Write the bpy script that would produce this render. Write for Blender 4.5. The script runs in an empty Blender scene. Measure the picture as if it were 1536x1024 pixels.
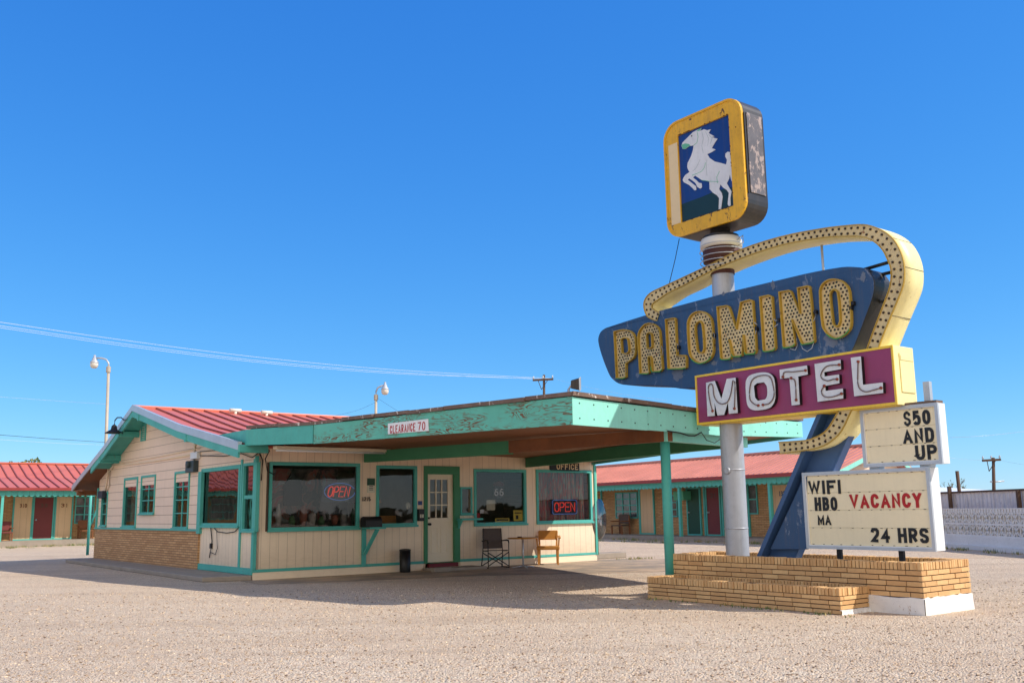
import bpy, math, random
from mathutils import Vector, Matrix, Quaternion
from mathutils.geometry import tessellate_polygon
random.seed(7)
R = math.radians
sc = bpy.context.scene
col = sc.collection

# ------------------------------------------------------------------ camera
F_PX, H_EYE = 1443.0, 1.40
PITCH = math.atan(253 / F_PX); ROLL = .015
fw = Vector((0, math.cos(PITCH), math.sin(PITCH)))
_r = Vector((1, 0, 0)); _u = _r.cross(fw)
rt = math.cos(ROLL) * _r - math.sin(ROLL) * _u
up = math.cos(ROLL) * _u + math.sin(ROLL) * _r
EYE = Vector((0, 0, H_EYE))
cam = bpy.data.cameras.new('camera'); cam.sensor_width = 36; cam.lens = 36 * F_PX / 1536
cam.clip_start = .1; cam.clip_end = 5000
co = bpy.data.objects.new('camera', cam); col.objects.link(co)
M = Matrix.Identity(4)
for i in range(3):
    M[i][0], M[i][1], M[i][2], M[i][3] = rt[i], up[i], -fw[i], EYE[i]
co.matrix_world = M
sc.camera = co

# survey: where a sight line meets the ground / a wall plane of the place
def sight(x, y): return fw * F_PX + rt * (x - 768) + up * (512 - y)
def gnd(x, y, z=0.0):
    d = sight(x, y); return EYE + d * ((z - H_EYE) / d.z)
def at_depth(x, y, D):
    d = sight(x, y); return EYE + d * (D / d.y)

# ------------------------------------------------------------------ frames
class Fr:
    def __init__(s, o, a, b, c=(0, 0, 1)):
        s.o = Vector(o); s.a = Vector(a); s.b = Vector(b); s.c = Vector(c)
    def p(s, a, b, c): return s.o + s.a * a + s.b * b + s.c * c
    def hit(s, x, y, b=0.0):
        d = sight(x, y); p0 = s.o + s.b * b
        q = EYE + d * ((p0 - EYE).dot(s.b) / d.dot(s.b)) - s.o
        return q.dot(s.a), q.dot(s.c)
    def rect(s, x0, y0, x1, y1, b=0.0):
        P = [s.hit(x0, y0, b), s.hit(x1, y0, b), s.hit(x1, y1, b), s.hit(x0, y1, b)]
        a = sorted(((P[0][0] + P[3][0]) / 2, (P[1][0] + P[2][0]) / 2))
        c = sorted(((P[0][1] + P[1][1]) / 2, (P[2][1] + P[3][1]) / 2))
        return a[0], a[1], c[0], c[1]
    def quad(s, TL, TR, BR, BL, b=0.0):
        P = [s.hit(*q, b) for q in (TL, TR, BR, BL)]
        return (P[0][0] + P[3][0]) / 2, (P[1][0] + P[2][0]) / 2, (P[2][1] + P[3][1]) / 2, (P[0][1] + P[1][1]) / 2
    def sub(s, a, b, c, rot=0):
        ca, sa = math.cos(rot), math.sin(rot)
        return Fr(s.p(a, b, c), s.a * ca + s.b * sa, s.b * ca - s.a * sa, s.c)
W0 = Fr((0, 0, 0), (1, 0, 0), (0, 1, 0))
h = R(-37.5)
G = Vector((math.sin(h), math.cos(h), 0)); U = Vector((math.cos(h), -math.sin(h), 0))
C = gnd(379, 870); C.z = 0
FW = Fr(C, U, -G)          # front wall: a along, b out, c up
GW = Fr(C, G, -U)          # gable wall
mid = gnd(1388, 923) + U * .6
_d = sight(1107, 838); _k = (mid - EYE).dot(U) / _d.dot(U); O = EYE + _d * _k; O.z = 0
SG = Fr(O, -G, -U)         # sign: a to the right, b out of the face, c up

# ------------------------------------------------------------------ materials
def lin(c):
    return tuple(((x / 255) / 12.92 if x / 255 <= .04045 else ((x / 255 + .055) / 1.055) ** 2.4) for x in c) + (1,)
class NT:
    def __init__(s, name):
        s.m = bpy.data.materials.new(name); s.m.use_nodes = True; s.t = s.m.node_tree; s.t.nodes.clear()
        s.out = s.n('ShaderNodeOutputMaterial')
    def n(s, t, **k):
        x = s.t.nodes.new(t)
        for a, v in k.items():
            if a.startswith('i_'): x.inputs[a[2:].replace('_', ' ')].default_value = v
            else: setattr(x, a, v)
        return x
    def l(s, a, b): s.t.links.new(a, b)
    def coord(s, kind='UV', scale=(1, 1, 1), rot=(0, 0, 0)):
        tc = s.n('ShaderNodeTexCoord'); mp = s.n('ShaderNodeMapping')
        mp.inputs['Scale'].default_value = scale; mp.inputs['Rotation'].default_value = rot
        s.l(tc.outputs[kind], mp.inputs[0]); return mp.outputs[0]
    def noise(s, vec, scale, detail=4, rough=.6, dist=0):
        n = s.n('ShaderNodeTexNoise'); n.inputs['Scale'].default_value = scale; n.inputs['Detail'].default_value = detail
        n.inputs['Roughness'].default_value = rough; n.inputs['Distortion'].default_value = dist
        s.l(vec, n.inputs['Vector']); return n.outputs['Fac']
    def ramp(s, fac, a, b, ca=(0, 0, 0, 1), cb=(1, 1, 1, 1)):
        r = s.n('ShaderNodeValToRGB'); r.color_ramp.elements[0].position = a; r.color_ramp.elements[1].position = b
        r.color_ramp.elements[0].color = ca; r.color_ramp.elements[1].color = cb
        s.l(fac, r.inputs[0]); return r.outputs[0]
    def mix(s, fac, a, b, mode='MIX'):
        m = s.n('ShaderNodeMix', data_type='RGBA', blend_type=mode)
        for i, v in ((0, fac), (6, a), (7, b)):
            if hasattr(v, 'links') or hasattr(v, 'is_linked'): s.l(v, m.inputs[i])
            else: m.inputs[i].default_value = v
        return m.outputs[2]
    def math(s, op, a, b=None):
        m = s.n('ShaderNodeMath', operation=op)
        for i, v in ((0, a), (1, b)):
            if v is None: continue
            if hasattr(v, 'is_linked'): s.l(v, m.inputs[i])
            else: m.inputs[i].default_value = v
        return m.outputs[0]
    def bump(s, hgt, strength=.3, dist=.01):
        b = s.n('ShaderNodeBump'); b.inputs['Strength'].default_value = strength; b.inputs['Distance'].default_value = dist
        s.l(hgt, b.inputs['Height']); return b.outputs[0]
    def fin(s, color, rough=.6, metal=0, normal=None, spec=.4, emit=None, estr=0):
        p = s.n('ShaderNodeBsdfPrincipled')
        for k, v in (('Base Color', color), ('Roughness', rough), ('Metallic', metal), ('Specular IOR Level', spec)):
            if hasattr(v, 'is_linked'): s.l(v, p.inputs[k])
            else: p.inputs[k].default_value = v
        if normal: s.l(normal, p.inputs['Normal'])
        if emit: p.inputs['Emission Color'].default_value = emit; p.inputs['Emission Strength'].default_value = estr
        s.l(p.outputs[0], s.out.inputs[0]); return s.m
def dark(c, k): return tuple(x * k for x in c[:3]) + (1,)
def paint(name, rgb, rough=.55, var=.25, grime=.5, chip=0, chipcol=(90, 75, 60), scale=1.0, metal=0, bump=.15, streak=0):
    t = NT(name); c = lin(rgb); v = t.coord('Object')
    n1 = t.ramp(t.noise(v, 1.6 * scale, 6, .65), .3, .75)
    colr = t.mix(n1, dark(c, 1 - var), c)
    n2 = t.ramp(t.noise(v, 11 * scale, 8, .7), .52, .8)
    g = t.math('MULTIPLY', n2, grime)
    colr = t.mix(g, colr, dark(c, .45))
    if streak:
        vs = t.coord('Object', (14, 14, .9)); s_ = t.ramp(t.noise(vs, 1.4, 5, .7), .5, .78)
        colr = t.mix(t.math('MULTIPLY', s_, streak), colr, dark(lin((120, 100, 80)), .8))
    if chip:
        vc = t.coord('Object', (1, 1, .6)); k = t.ramp(t.noise(vc, 7 * scale, 9, .75, .4), .68 - chip * .1, .70 - chip * .1)
        colr = t.mix(k, colr, lin(chipcol))
    nb = t.bump(t.noise(v, 40 * scale, 5), bump, .004)
    return t.fin(colr, rough, metal, nb)
TEAL = (84, 182, 170)
m_teal = paint('teal_paint', TEAL, .55, .2, .35, .35, (120, 105, 80), streak=.15)
m_tealdark = paint('green_beam_paint', (64, 138, 98), .6, .2, .3, 0)
m_teallight = paint('pale_teal_paint', (148, 226, 212), .5, .12, .25, .15, (150, 120, 80), streak=.12)
m_beige = paint('beige_paint', (248, 226, 196), .6, .1, .2)
m_beigeplain = paint('cream_door_paint', (236, 222, 194), .5, .08, .15)
m_maroon = paint('maroon_paint', (120, 52, 50), .6, .15, .2)
m_green = paint('dark_green_paint', (38, 78, 58), .6, .15, .2)
m_blue = paint('navy_sign_paint', (50, 82, 122), .38, .25, .3, .95, (104, 116, 138), scale=.5, streak=.3)
m_bluelit = paint('blue_steel_paint', (62, 92, 136), .4, .15, .2, .1, (90, 90, 100))
m_plum = paint('plum_sign_paint', (150, 62, 104), .45, .14, .22, .15, (150, 90, 110), streak=.2)
m_yellow = paint('yellow_sign_paint', (244, 204, 66), .42, .14, .3, .2, (150, 100, 40), streak=.25)
m_paleyel = paint('pale_yellow_enamel', (250, 236, 170), .42, .14, .35, .3, (190, 160, 90), streak=.15)
m_creamface = paint('cream_bulb_face', (222, 200, 148), .5, .25, .65, .75, (140, 95, 55))
m_channel = paint('aged_yellow_channel', (196, 160, 58), .55, .3, .6, .75, (110, 80, 40))
m_goldframe = paint('golden_sign_frame', (238, 182, 36), .35, .28, .7, .7, (90, 60, 30), streak=.35)
m_white = paint('white_enamel', (228, 230, 232), .4, .08, .15, .1, (160, 130, 100))
m_whiteletter = paint('white_letter_enamel', (222, 224, 226), .35, .14, .35, .12, (150, 120, 90), streak=.12)
m_alu = paint('aluminium_edge', (190, 195, 202), .35, .15, .25, metal=.3)
m_silver = paint('silver_pole_paint', (176, 180, 188), .42, .12, .35, .12, (120, 90, 70), metal=.25, streak=.25)
m_darkmetal = paint('dark_sheet_metal', (52, 50, 50), .4, .35, .3, .3, (110, 90, 75), streak=.3)
m_mottled = paint('stripped_panel_metal', (104, 100, 104), .45, .5, .8, 1.5, (158, 142, 136), scale=.9)
m_black = paint('black_plastic', (26, 25, 26), .45, .2, .1)
m_blackiron = paint('black_iron', (30, 28, 30), .5, .2, .2)
m_brown = paint('bare_brown_wood', (140, 86, 50), .7, .4, .5, streak=.3)
m_rust = paint('rusty_drum', (82, 44, 36), .6, .3, .5, .4, (150, 130, 120))
m_lampwhite = paint('lamp_head_white', (220, 214, 202), .4, .1, .2)
m_pole = paint('weathered_galvanised', (190, 178, 160), .5, .2, .3)
m_darkwood = paint('creosoted_wood', (92, 70, 56), .8, .3, .4)
m_concrete = paint('concrete', (160, 148, 134), .85, .25, .4, scale=1.5, bump=.4)
m_plaster = paint('white_plaster', (238, 234, 228), .8, .14, .35, .5, (176, 150, 126), scale=1.3, bump=.6)
m_fasciaedge = paint('weathered_edge_strip', (128, 104, 92), .7, .45, .6, .9, (206, 196, 190), scale=1.4)
m_redink = paint('red_letter', (176, 28, 30), .45, .08, .1)
m_blackink = paint('black_letter', (28, 28, 30), .45, .1, .1)
m_chairwood = paint('honey_wood', (206, 142, 66), .45, .25, .3)
m_mesh = paint('grey_mesh_fabric', (92, 82, 78), .8, .1, .2)
m_paper = paint('pale_paper', (214, 212, 190), .7, .08, .1)
m_yellowpaper = paint('yellow_paper', (220, 200, 90), .7, .08, .1)
m_greenpaper = paint('dark_green_notice', (44, 84, 66), .6, .1, .1)
m_step = paint('maroon_step_paint', (118, 34, 44), .6, .2, .3)
m_interior = paint('interior_wall', (190, 170, 150), .8, .2, .3)
m_intdark = paint('interior_dark', (96, 78, 66), .8, .3, .3)
m_whitehorse = paint('horse_white', (222, 224, 228), .4, .16, .35, streak=.15)
m_signgreen = paint('pale_green_paint', (96, 178, 140), .5, .1, .2)
m_hill = paint('deep_green_paint', (16, 52, 58), .45, .2, .2)
m_signblue = paint('royal_blue_paint', (18, 62, 138), .4, .3, .25, streak=.2)
m_pinkstrip = paint('faded_cream_panel', (228, 204, 160), .5, .08, .2)
m_foliage = paint('leaf_green', (78, 96, 52), .8, .4, .4)
m_twig = paint('grey_twig', (120, 112, 92), .8, .3, .2)
m_curtain = paint('grey_curtain', (120, 110, 104), .9, .25, .2)

def emis(name, rgb, s):
    t = NT(name); return t.fin(lin(rgb), .5, emit=lin(rgb), estr=s)
m_neonred = emis('neon_red', (225, 60, 40), .5)
m_neonblue = emis('neon_blue', (90, 130, 205), .22)
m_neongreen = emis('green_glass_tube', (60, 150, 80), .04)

def glass(name, tint=.75, ior=1.5, rough=.0):
    t = NT(name)
    tr = t.n('ShaderNodeBsdfTransparent'); tr.inputs[0].default_value = (tint, tint, tint * 1.02, 1)
    gl = t.n('ShaderNodeBsdfGlossy'); gl.inputs['Roughness'].default_value = .015
    v = t.coord('Object'); nb = t.bump(t.noise(v, 1.3, 2), .12, .02); t.l(nb, gl.inputs['Normal'])
    fr = t.n('ShaderNodeFresnel'); fr.inputs[0].default_value = ior
    mx = t.n('ShaderNodeMixShader'); t.l(fr.outputs[0], mx.inputs[0]); t.l(tr.outputs[0], mx.inputs[1]); t.l(gl.outputs[0], mx.inputs[2])
    t.l(mx.outputs[0], t.out.inputs[0]); return t.m
m_glass = glass('window_glass', .9, 1.6)
m_glassrefl = glass('reflective_window_glass', .55, 2.6)

def grooved(name, rgb, pitch, vertical=True, width=.045, depth=.42):
    t = NT(name); c = lin(rgb); uv = t.coord('UV'); sx = t.n('ShaderNodeSeparateXYZ'); t.l(uv, sx.inputs[0])
    a = t.math('FRACT', t.math('DIVIDE', sx.outputs[0 if vertical else 1], pitch))
    v = t.coord('Object')
    n1 = t.ramp(t.noise(v, 1.2, 6, .65), .3, .75)
    colr = t.mix(n1, dark(c, .9), c)
    # each board a little different
    fl = t.math('FLOOR', t.math('DIVIDE', sx.outputs[0 if vertical else 1], pitch))
    wn = t.n('ShaderNodeTexWhiteNoise', noise_dimensions='1D'); t.l(fl, wn.inputs['W'])
    colr = t.mix(t.math('MULTIPLY', wn.outputs[0], .12), colr, dark(c, .6))
    vs = t.coord('Object', (9, 9, .7)); s_ = t.ramp(t.noise(vs, 1.6, 5, .7), .5, .8)
    colr = t.mix(t.math('MULTIPLY', s_, .16), colr, lin((150, 120, 95)))
    if vertical:   # splash dirt low on the boards
        so = t.n('ShaderNodeSeparateXYZ'); t.l(uv, so.inputs[0]); lo = t.math('SUBTRACT', 1.0, t.math('DIVIDE', so.outputs[1], .75)); lo = t.math('MAXIMUM', lo, 0.0)
        colr = t.mix(t.math('MULTIPLY', t.math('MULTIPLY', lo, t.noise(t.coord('Object', (2, 2, 6)), 2.5, 6, .7)), .75), colr, lin((150, 118, 90)))
    line = t.math('LESS_THAN', a, width)
    colr = t.mix(t.math('MULTIPLY', line, depth), colr, dark(lin((110, 80, 60)), .7))
    if vertical: hgt = t.math('SUBTRACT', 1.0, line)
    else: hgt = t.math('SUBTRACT', 1.0, a)
    return t.fin(colr, .6, 0, t.bump(hgt, .5, .012))
m_plywood = grooved('grooved_plywood_siding', (248, 226, 196), .205)
m_siding = grooved('beige_lap_siding', (247, 219, 194), .235, False, .06, .6)
m_wingply = grooved('beige_wing_panel', (224, 188, 146), .3)
m_soffitwood = grooved('brown_soffit_boards', (140, 88, 52), .16, True, .07, .6)

def brickmat(name, c1, c2, mortar, bw, rh, ms=.008):
    t = NT(name); uv = t.coord('UV')
    b = t.n('ShaderNodeTexBrick'); t.l(uv, b.inputs['Vector'])
    for k, v in (('Color1', lin(c1)), ('Color2', lin(c2)), ('Mortar', lin(mortar)), ('Scale', 1.0), ('Mortar Size', ms), ('Brick Width', bw), ('Row Height', rh), ('Mortar Smooth', .1), ('Bias', 0.0)):
        b.inputs[k].default_value = v
    v = t.coord('Object'); n = t.ramp(t.noise(v, 2.3, 6), .3, .8)
    colr = t.mix(t.math('MULTIPLY', n, .35), b.outputs['Color'], dark(lin(c1), .5))
    hh = t.math('ADD', t.math('MULTIPLY', b.outputs['Fac'], -1.0), t.math('MULTIPLY', t.noise(v, 60, 4), .25))
    return t.fin(colr, .8, 0, t.bump(hh, .6, .008))
m_brickwall = brickmat('tan_roman_brick', (214, 168, 118), (184, 138, 92), (128, 98, 70), .3, .062)
m_wingbrick = brickmat('wing_brick', (206, 160, 108), (180, 132, 84), (120, 96, 74), .3, .07)

def islandbrick(name, c1, c2, c3):
    t = NT(name); g = t.n('ShaderNodeNewGeometry'); r = t.n('ShaderNodeValToRGB')
    e = r.color_ramp.elements; e[0].color = lin(c1); e[1].color = lin(c2); x = e.new(.5); x.color = lin(c3)
    t.l(g.outputs['Random Per Island'], r.inputs[0])
    v = t.coord('Object'); n = t.ramp(t.noise(v, 18, 8, .7), .35, .75)
    colr = t.mix(t.math('MULTIPLY', n, .3), r.outputs[0], dark(lin(c1), .55))
    n3 = t.ramp(t.noise(v, 1.3, 4, .6), .45, .75)
    colr = t.mix(t.math('MULTIPLY', n3, .22), colr, dark(lin(c1), .5))
    return t.fin(colr, .75, 0, t.bump(t.noise(v, 70, 5), .4, .006))
m_brick = islandbrick('planter_brick', (204, 158, 106), (230, 188, 132), (216, 172, 118))
m_mortar = paint('mortar', (92, 72, 56), .9, .2, .3)

def metalroof(name, rgb, var=.1, rough=.42):
    t = NT(name); c = lin(rgb); v = t.coord('Object')
    n1 = t.ramp(t.noise(v, .8, 5), .3, .75); colr = t.mix(n1, dark(c, 1 - var), c)
    n2 = t.ramp(t.noise(v, 6, 8, .7), .5, .8); colr = t.mix(t.math('MULTIPLY', n2, .3), colr, lin((205, 150, 136)))
    su = t.n('ShaderNodeSeparateXYZ'); t.l(t.coord('UV'), su.inputs[0]); wn = t.n('ShaderNodeTexWhiteNoise', noise_dimensions='1D'); t.l(t.math('FLOOR', t.math('DIVIDE', su.outputs[0], .92)), wn.inputs['W'])
    colr = t.mix(t.math('MULTIPLY', wn.outputs[0], .3), colr, lin((196, 124, 104)))
    return t.fin(colr, rough, 0, t.bump(t.noise(v, 2.2, 3), .2, .02))
m_redroof = metalroof('red_metal_roof', (204, 104, 84))
m_seam = metalroof('dark_red_seam', (122, 54, 46))
m_pinkroof = metalroof('sunlit_red_metal_roof', (222, 148, 130), .3)  # lighter pink stands for sun glancing off, put into the base colour

def peeled():
    t = NT('peeling_teal_plywood'); c = lin((102, 190, 172))
    uv = t.coord('UV', (.55, 3.2, 1)); n0 = t.noise(uv, 2.2, 3, .5, .9)
    rings = t.math('FRACT', t.math('MULTIPLY', n0, 11))
    tri = t.math('ABSOLUTE', t.math('SUBTRACT', rings, .5))
    uv2 = t.coord('UV', (1.1, 2.4, 1)); msk = t.ramp(t.noise(uv2, 1.3, 4, .6), .4, .56)
    fine = t.noise(t.coord('UV', (5, 60, 1)), 1.5, 5, .7)
    f = t.math('MULTIPLY', t.math('MULTIPLY', t.math('LESS_THAN', tri, .2), msk), t.math('GREATER_THAN', fine, .36))
    base = t.mix(t.ramp(t.noise(t.coord('UV'), 1.8, 6), .3, .75), dark(c, .82), c)
    colr = t.mix(t.math('MULTIPLY', f, .95), base, lin((110, 78, 54)))
    return t.fin(colr, .7, 0, t.bump(t.math('MULTIPLY', f, -1.0), .4, .006))
m_peel = peeled()

def gravel():
    t = NT('gravel'); v = t.coord('Object')
    colr = None
    vo = t.n('ShaderNodeTexVoronoi'); vo.inputs['Scale'].default_value = 46; t.l(v, vo.inputs['Vector'])
    vs = t.n('ShaderNodeTexVoronoi'); vs.inputs['Scale'].default_value = 95; t.l(v, vs.inputs['Vector'])
    sep = t.n('ShaderNodeSeparateColor'); t.l(vo.outputs['Color'], sep.inputs[0])
    sep2 = t.n('ShaderNodeSeparateColor'); t.l(vs.outputs['Color'], sep2.inputs[0])
    r = t.n('ShaderNodeValToRGB'); e = r.color_ramp.elements
    e[0].position = 0; e[0].color = lin((128, 106, 84)); e[1].position = 1; e[1].color = lin((252, 238, 212))
    for p_, cc in ((.18, (188, 160, 130)), (.45, (222, 194, 160)), (.7, (212, 178, 146)), (.88, (240, 218, 188))):
        x = e.new(p_); x.color = lin(cc)
    t.l(sep.outputs[0], r.inputs[0])
    r2 = t.n('ShaderNodeValToRGB'); e = r2.color_ramp.elements
    e[0].color = lin((172, 148, 120)); e[1].color = lin((252, 232, 202)); t.l(sep2.outputs[1], r2.inputs[0])
    n = t.ramp(t.noise(v, 9, 4), .42, .58)
    colr = t.mix(n, r.outputs[0], r2.outputs[0])
    big = t.ramp(t.noise(v, .35, 5, .6), .3, .72)
    colr = t.mix(t.math('MULTIPLY', big, .45), colr, lin((196, 164, 130)))
    trk = t.ramp(t.noise(t.coord('Object', (.05, .9, 1), (0, 0, R(-28))), 1.2, 5, .6), .48, .62); colr = t.mix(t.math('MULTIPLY', trk, .3), colr, lin((176, 150, 122)))
    spk = t.ramp(t.noise(v, 22, 3, .8), .6, .66); colr = t.mix(t.math('MULTIPLY', spk, .6), colr, lin((120, 96, 76)))
    hgt = t.math('ADD', t.math('MULTIPLY', vo.outputs['Distance'], -1.2), t.math('MULTIPLY', vs.outputs['Distance'], -.5))
    hgt = t.math('ADD', hgt, t.math('MULTIPLY', t.noise(v, 3, 5), 1.5))
    st = t.ramp(t.noise(t.coord('Object', (1, 1, 1)), .16, 3, .5), .62, .72); colr = t.mix(t.math('MULTIPLY', st, .22), colr, lin((120, 100, 82)))
    q = t.n('ShaderNodeHueSaturation'); q.inputs['Saturation'].default_value = .9; q.inputs['Value'].default_value = 1.2; q.inputs['Hue'].default_value = .499; t.l(colr, q.inputs['Color']); colr = q.outputs[0]
    return t.fin(colr, .9, 0, t.bump(hgt, .9, .035), spec=.2)
m_gravel = gravel()
m_pebble = islandbrick('pebble_stone', (120, 98, 78), (226, 204, 174), (186, 158, 128))
def apronmat():
    t = NT('worn_asphalt'); v = t.coord('Object')
    n = t.ramp(t.noise(v, .9, 7, .65), .42, .6)
    colr = t.mix(n, lin((150, 136, 118)), lin((196, 168, 138)))
    n2 = t.ramp(t.noise(v, 45, 6, .7), .4, .7); colr = t.mix(t.math('MULTIPLY', n2, .5), colr, lin((96, 84, 74)))
    return t.fin(colr, .9, 0, t.bump(t.noise(v, 60, 6), .5, .01))
m_apron = apronmat()

def drape():
    t = NT('printed_drape'); v = t.coord('UV', (1.6, .5, 1), (0, 0, -.6))
    n = t.noise(v, 2.2, 4, .5, 1.2)
    r = t.n('ShaderNodeValToRGB'); e = r.color_ramp.elements
    e[0].position = .3; e[0].color = lin((74, 72, 74)); e[1].position = .75; e[1].color = lin((226, 214, 196))
    for p_, cc in ((.42, (120, 112, 104)), (.5, (190, 84, 72)), (.55, (160, 130, 116)), (.6, (140, 160, 140)), (.66, (216, 140, 112))):
        x = e.new(p_); x.color = lin(cc)
    t.l(n, r.inputs[0]); return t.fin(r.outputs[0], .8)
m_drape = drape()

# ------------------------------------------------------------------ mesh builder
class MB:
    def __init__(s): s.v = []; s.f = []; s.m = []; s.sm = []
    def add(s, vs, fs, mi=0, smooth=False):
        k = len(s.v); s.v += [Vector(q) for q in vs]
        for f in fs: s.f.append([k + i for i in f]); s.m.append(mi); s.sm.append(smooth)
    def box(s, F, a0, a1, b0, b1, c0, c1, mi=0):
        P = [F.p(a, b, c) for c in (c0, c1) for b in (b0, b1) for a in (a0, a1)]
        s.add(P, [(0, 2, 3, 1), (4, 5, 7, 6), (0, 1, 5, 4), (2, 6, 7, 3), (0, 4, 6, 2), (1, 3, 7, 5)], mi); return s
    def hexa(s, P, mi=0):   # 4 bottom + 4 top points, in the same order
        s.add(P, [(0, 3, 2, 1), (4, 5, 6, 7), (0, 1, 5, 4), (1, 2, 6, 5), (2, 3, 7, 6), (3, 0, 4, 7)], mi); return s
    def prism(s, F, poly, b0, b1, mi=0, si=None, holes=(), back=True):
        if si is None: si = mi
        loops = [poly] + list(holes)
        flat = [q for L in loops for q in L]
        tris = tessellate_polygon([[Vector((q[0], q[1], 0)) for q in L] for L in loops])
        n = len(flat)
        vs = [F.p(a, b1, c) for a, c in flat] + [F.p(a, b0, c) for a, c in flat]
        s.add(vs, [tuple(t) for t in tris], mi)
        k = len(s.v) - 2 * n
        if back:
            for t in tris: s.f.append([k + n + i for i in t]); s.m.append(si); s.sm.append(False)
        o = 0
        for L in loops:
            m_ = len(L)
            for i in range(m_):
                j = (i + 1) % m_
                s.f.append([k + o + i, k + o + j, k + n + o + j, k + n + o + i]); s.m.append(si); s.sm.append(False)
            o += m_
        return s
    def tube(s, pts, r, n=8, mi=0, closed=False, caps=True):
        pts = [Vector(p) for p in pts]; N = len(pts); rings = []
        for i, p in enumerate(pts):
            a = pts[i - 1] if (i or closed) else pts[0]; b = pts[(i + 1) % N] if (i < N - 1 or closed) else pts[-1]
            d = (b - a).normalized()
            x = d.cross(Vector((0, 0, 1)))
            if x.length < 1e-3: x = d.cross(Vector((1, 0, 0)))
            x.normalize(); y = d.cross(x)
            rr = r[i] if isinstance(r, (list, tuple)) else r
            rings.append([p + (x * math.cos(2 * math.pi * k / n) + y * math.sin(2 * math.pi * k / n)) * rr for k in range(n)])
        k0 = len(s.v); s.v += [q for ring in rings for q in ring]
        for i in range(N if closed else N - 1):
            j = (i + 1) % N
            for k in range(n):
                l = (k + 1) % n
                s.f.append([k0 + i * n + k, k0 + i * n + l, k0 + j * n + l, k0 + j * n + k]); s.m.append(mi); s.sm.append(True)
        if caps and not closed:
            s.f.append([k0 + k for k in range(n)]); s.m.append(mi); s.sm.append(False)
            s.f.append([k0 + (N - 1) * n + k for k in range(n)]); s.m.append(mi); s.sm.append(False)
        return s
    def lathe(s, o, prof, n=20, mi=0, axis=None):
        o = Vector(o); F = axis or (Vector((1, 0, 0)), Vector((0, 1, 0)), Vector((0, 0, 1)))
        k0 = len(s.v)
        for r, z in prof:
            for k in range(n):
                a = 2 * math.pi * k / n
                s.v.append(o + F[0] * r * math.cos(a) + F[1] * r * math.sin(a) + F[2] * z)
        for i in range(len(prof) - 1):
            for k in range(n):
                l = (k + 1) % n
                s.f.append([k0 + i * n + k, k0 + i * n + l, k0 + (i + 1) * n + l, k0 + (i + 1) * n + k]); s.m.append(mi); s.sm.append(True)
        return s
    def ribbon(s, F, pts, w, b0, b1, mi=0, closed=False, lim=None):
        N = len(pts); L = []; Rr = []
        for i in range(N):
            p = Vector(pts[i]).to_2d() if len(pts[i]) > 2 else Vector(pts[i])
            a = Vector(pts[i - 1]) if (i or closed) else None
            b = Vector(pts[(i + 1) % N]) if (i < N - 1 or closed) else None
            d1 = (p - a).normalized() if a is not None else None; d2 = (b - p).normalized() if b is not None else None
            if d1 is None: d1 = d2
            if d2 is None: d2 = d1
            n1 = Vector((-d1.y, d1.x)); n2 = Vector((-d2.y, d2.x)); nn = n1 + n2
            if nn.length < .2: nn = n1
            nn.normalize(); k = w / 2 / max(.45, nn.dot(n1))
            L.append(p + nn * k); Rr.append(p - nn * k)
        if lim:
            for q in L + Rr: q.y = min(max(q.y, lim[0]), lim[1])
        vs = []
        for i in range(N):
            vs += [F.p(L[i].x, b1, L[i].y), F.p(Rr[i].x, b1, Rr[i].y), F.p(L[i].x, b0, L[i].y), F.p(Rr[i].x, b0, Rr[i].y)]
        fs = []
        for i in range(N if closed else N - 1):
            j = ((i + 1) % N) * 4; q = i * 4
            fs += [(q, q + 1, j + 1, j), (q + 1, q + 3, j + 3, j + 1), (q + 2, q, j, j + 2), (q + 3, q + 2, j + 2, j + 3)]
        if not closed: e = (N - 1) * 4; fs += [(0, 2, 3, 1), (e, e + 1, e + 3, e + 2)]
        s.add(vs, fs, mi); return s
    def build(s, name, mats, parent=None, bevel=0, org=None, kind=None, recalc=True):
        if not isinstance(mats, (list, tuple)): mats = [mats]
        if org is None: org = Vector((0, 0, 0))
        if parent is not None:
            q = parent
            while q is not None:
                if q.get('_org') is not None: org = Vector(q['_org']); break
                q = q.parent
        me = bpy.data.meshes.new(name)
        me.from_pydata([v - org for v in s.v], [], s.f)
        for m_ in mats: me.materials.append(m_)
        me.polygons.foreach_set('material_index', s.m); me.polygons.foreach_set('use_smooth', s.sm)
        if recalc:
            import bmesh
            bm = bmesh.new(); bm.from_mesh(me); bmesh.ops.recalc_face_normals(bm, faces=bm.faces[:]); bm.to_mesh(me); bm.free()
        uvl = me.uv_layers.new(name='UVMap')
        Z = Vector((0, 0, 1))
        for p in me.polygons:
            n_ = p.normal
            if abs(n_.z) > .75: ta, tb = U, G
            else: ta = Z.cross(n_).normalized(); tb = Z
            for li in p.loop_indices:
                w_ = me.vertices[me.loops[li].vertex_index].co + org
                uvl.data[li].uv = (w_.dot(ta), w_.dot(tb))
        me.update()
        o = bpy.data.objects.new(name, me); col.objects.link(o)
        if parent is not None: o.parent = parent
        else: o.location = org
        if parent is None: o['_org'] = list(org)
        if bevel:
            b = o.modifiers.new('bevel', 'BEVEL'); b.width = bevel; b.segments = 2; b.limit_method = 'ANGLE'; b.angle_limit = R(40)
        if kind: o['kind'] = kind
        return o
def tag(o, label=None, cat=None, group=None):
    if label: o['label'] = label
    if cat: o['category'] = cat
    if group: o['group'] = group
    return o
def thing(name, label, cat, loc, group=None, rot=0, local=False):
    o = bpy.data.objects.new(name, None); col.objects.link(o); o.location = loc; o.empty_display_size = .2
    if local: o.rotation_euler = (0, 0, rot); o['_org'] = [0, 0, 0]
    else: o['_org'] = list(Vector(loc))
    return tag(o, label, cat, group)
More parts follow.
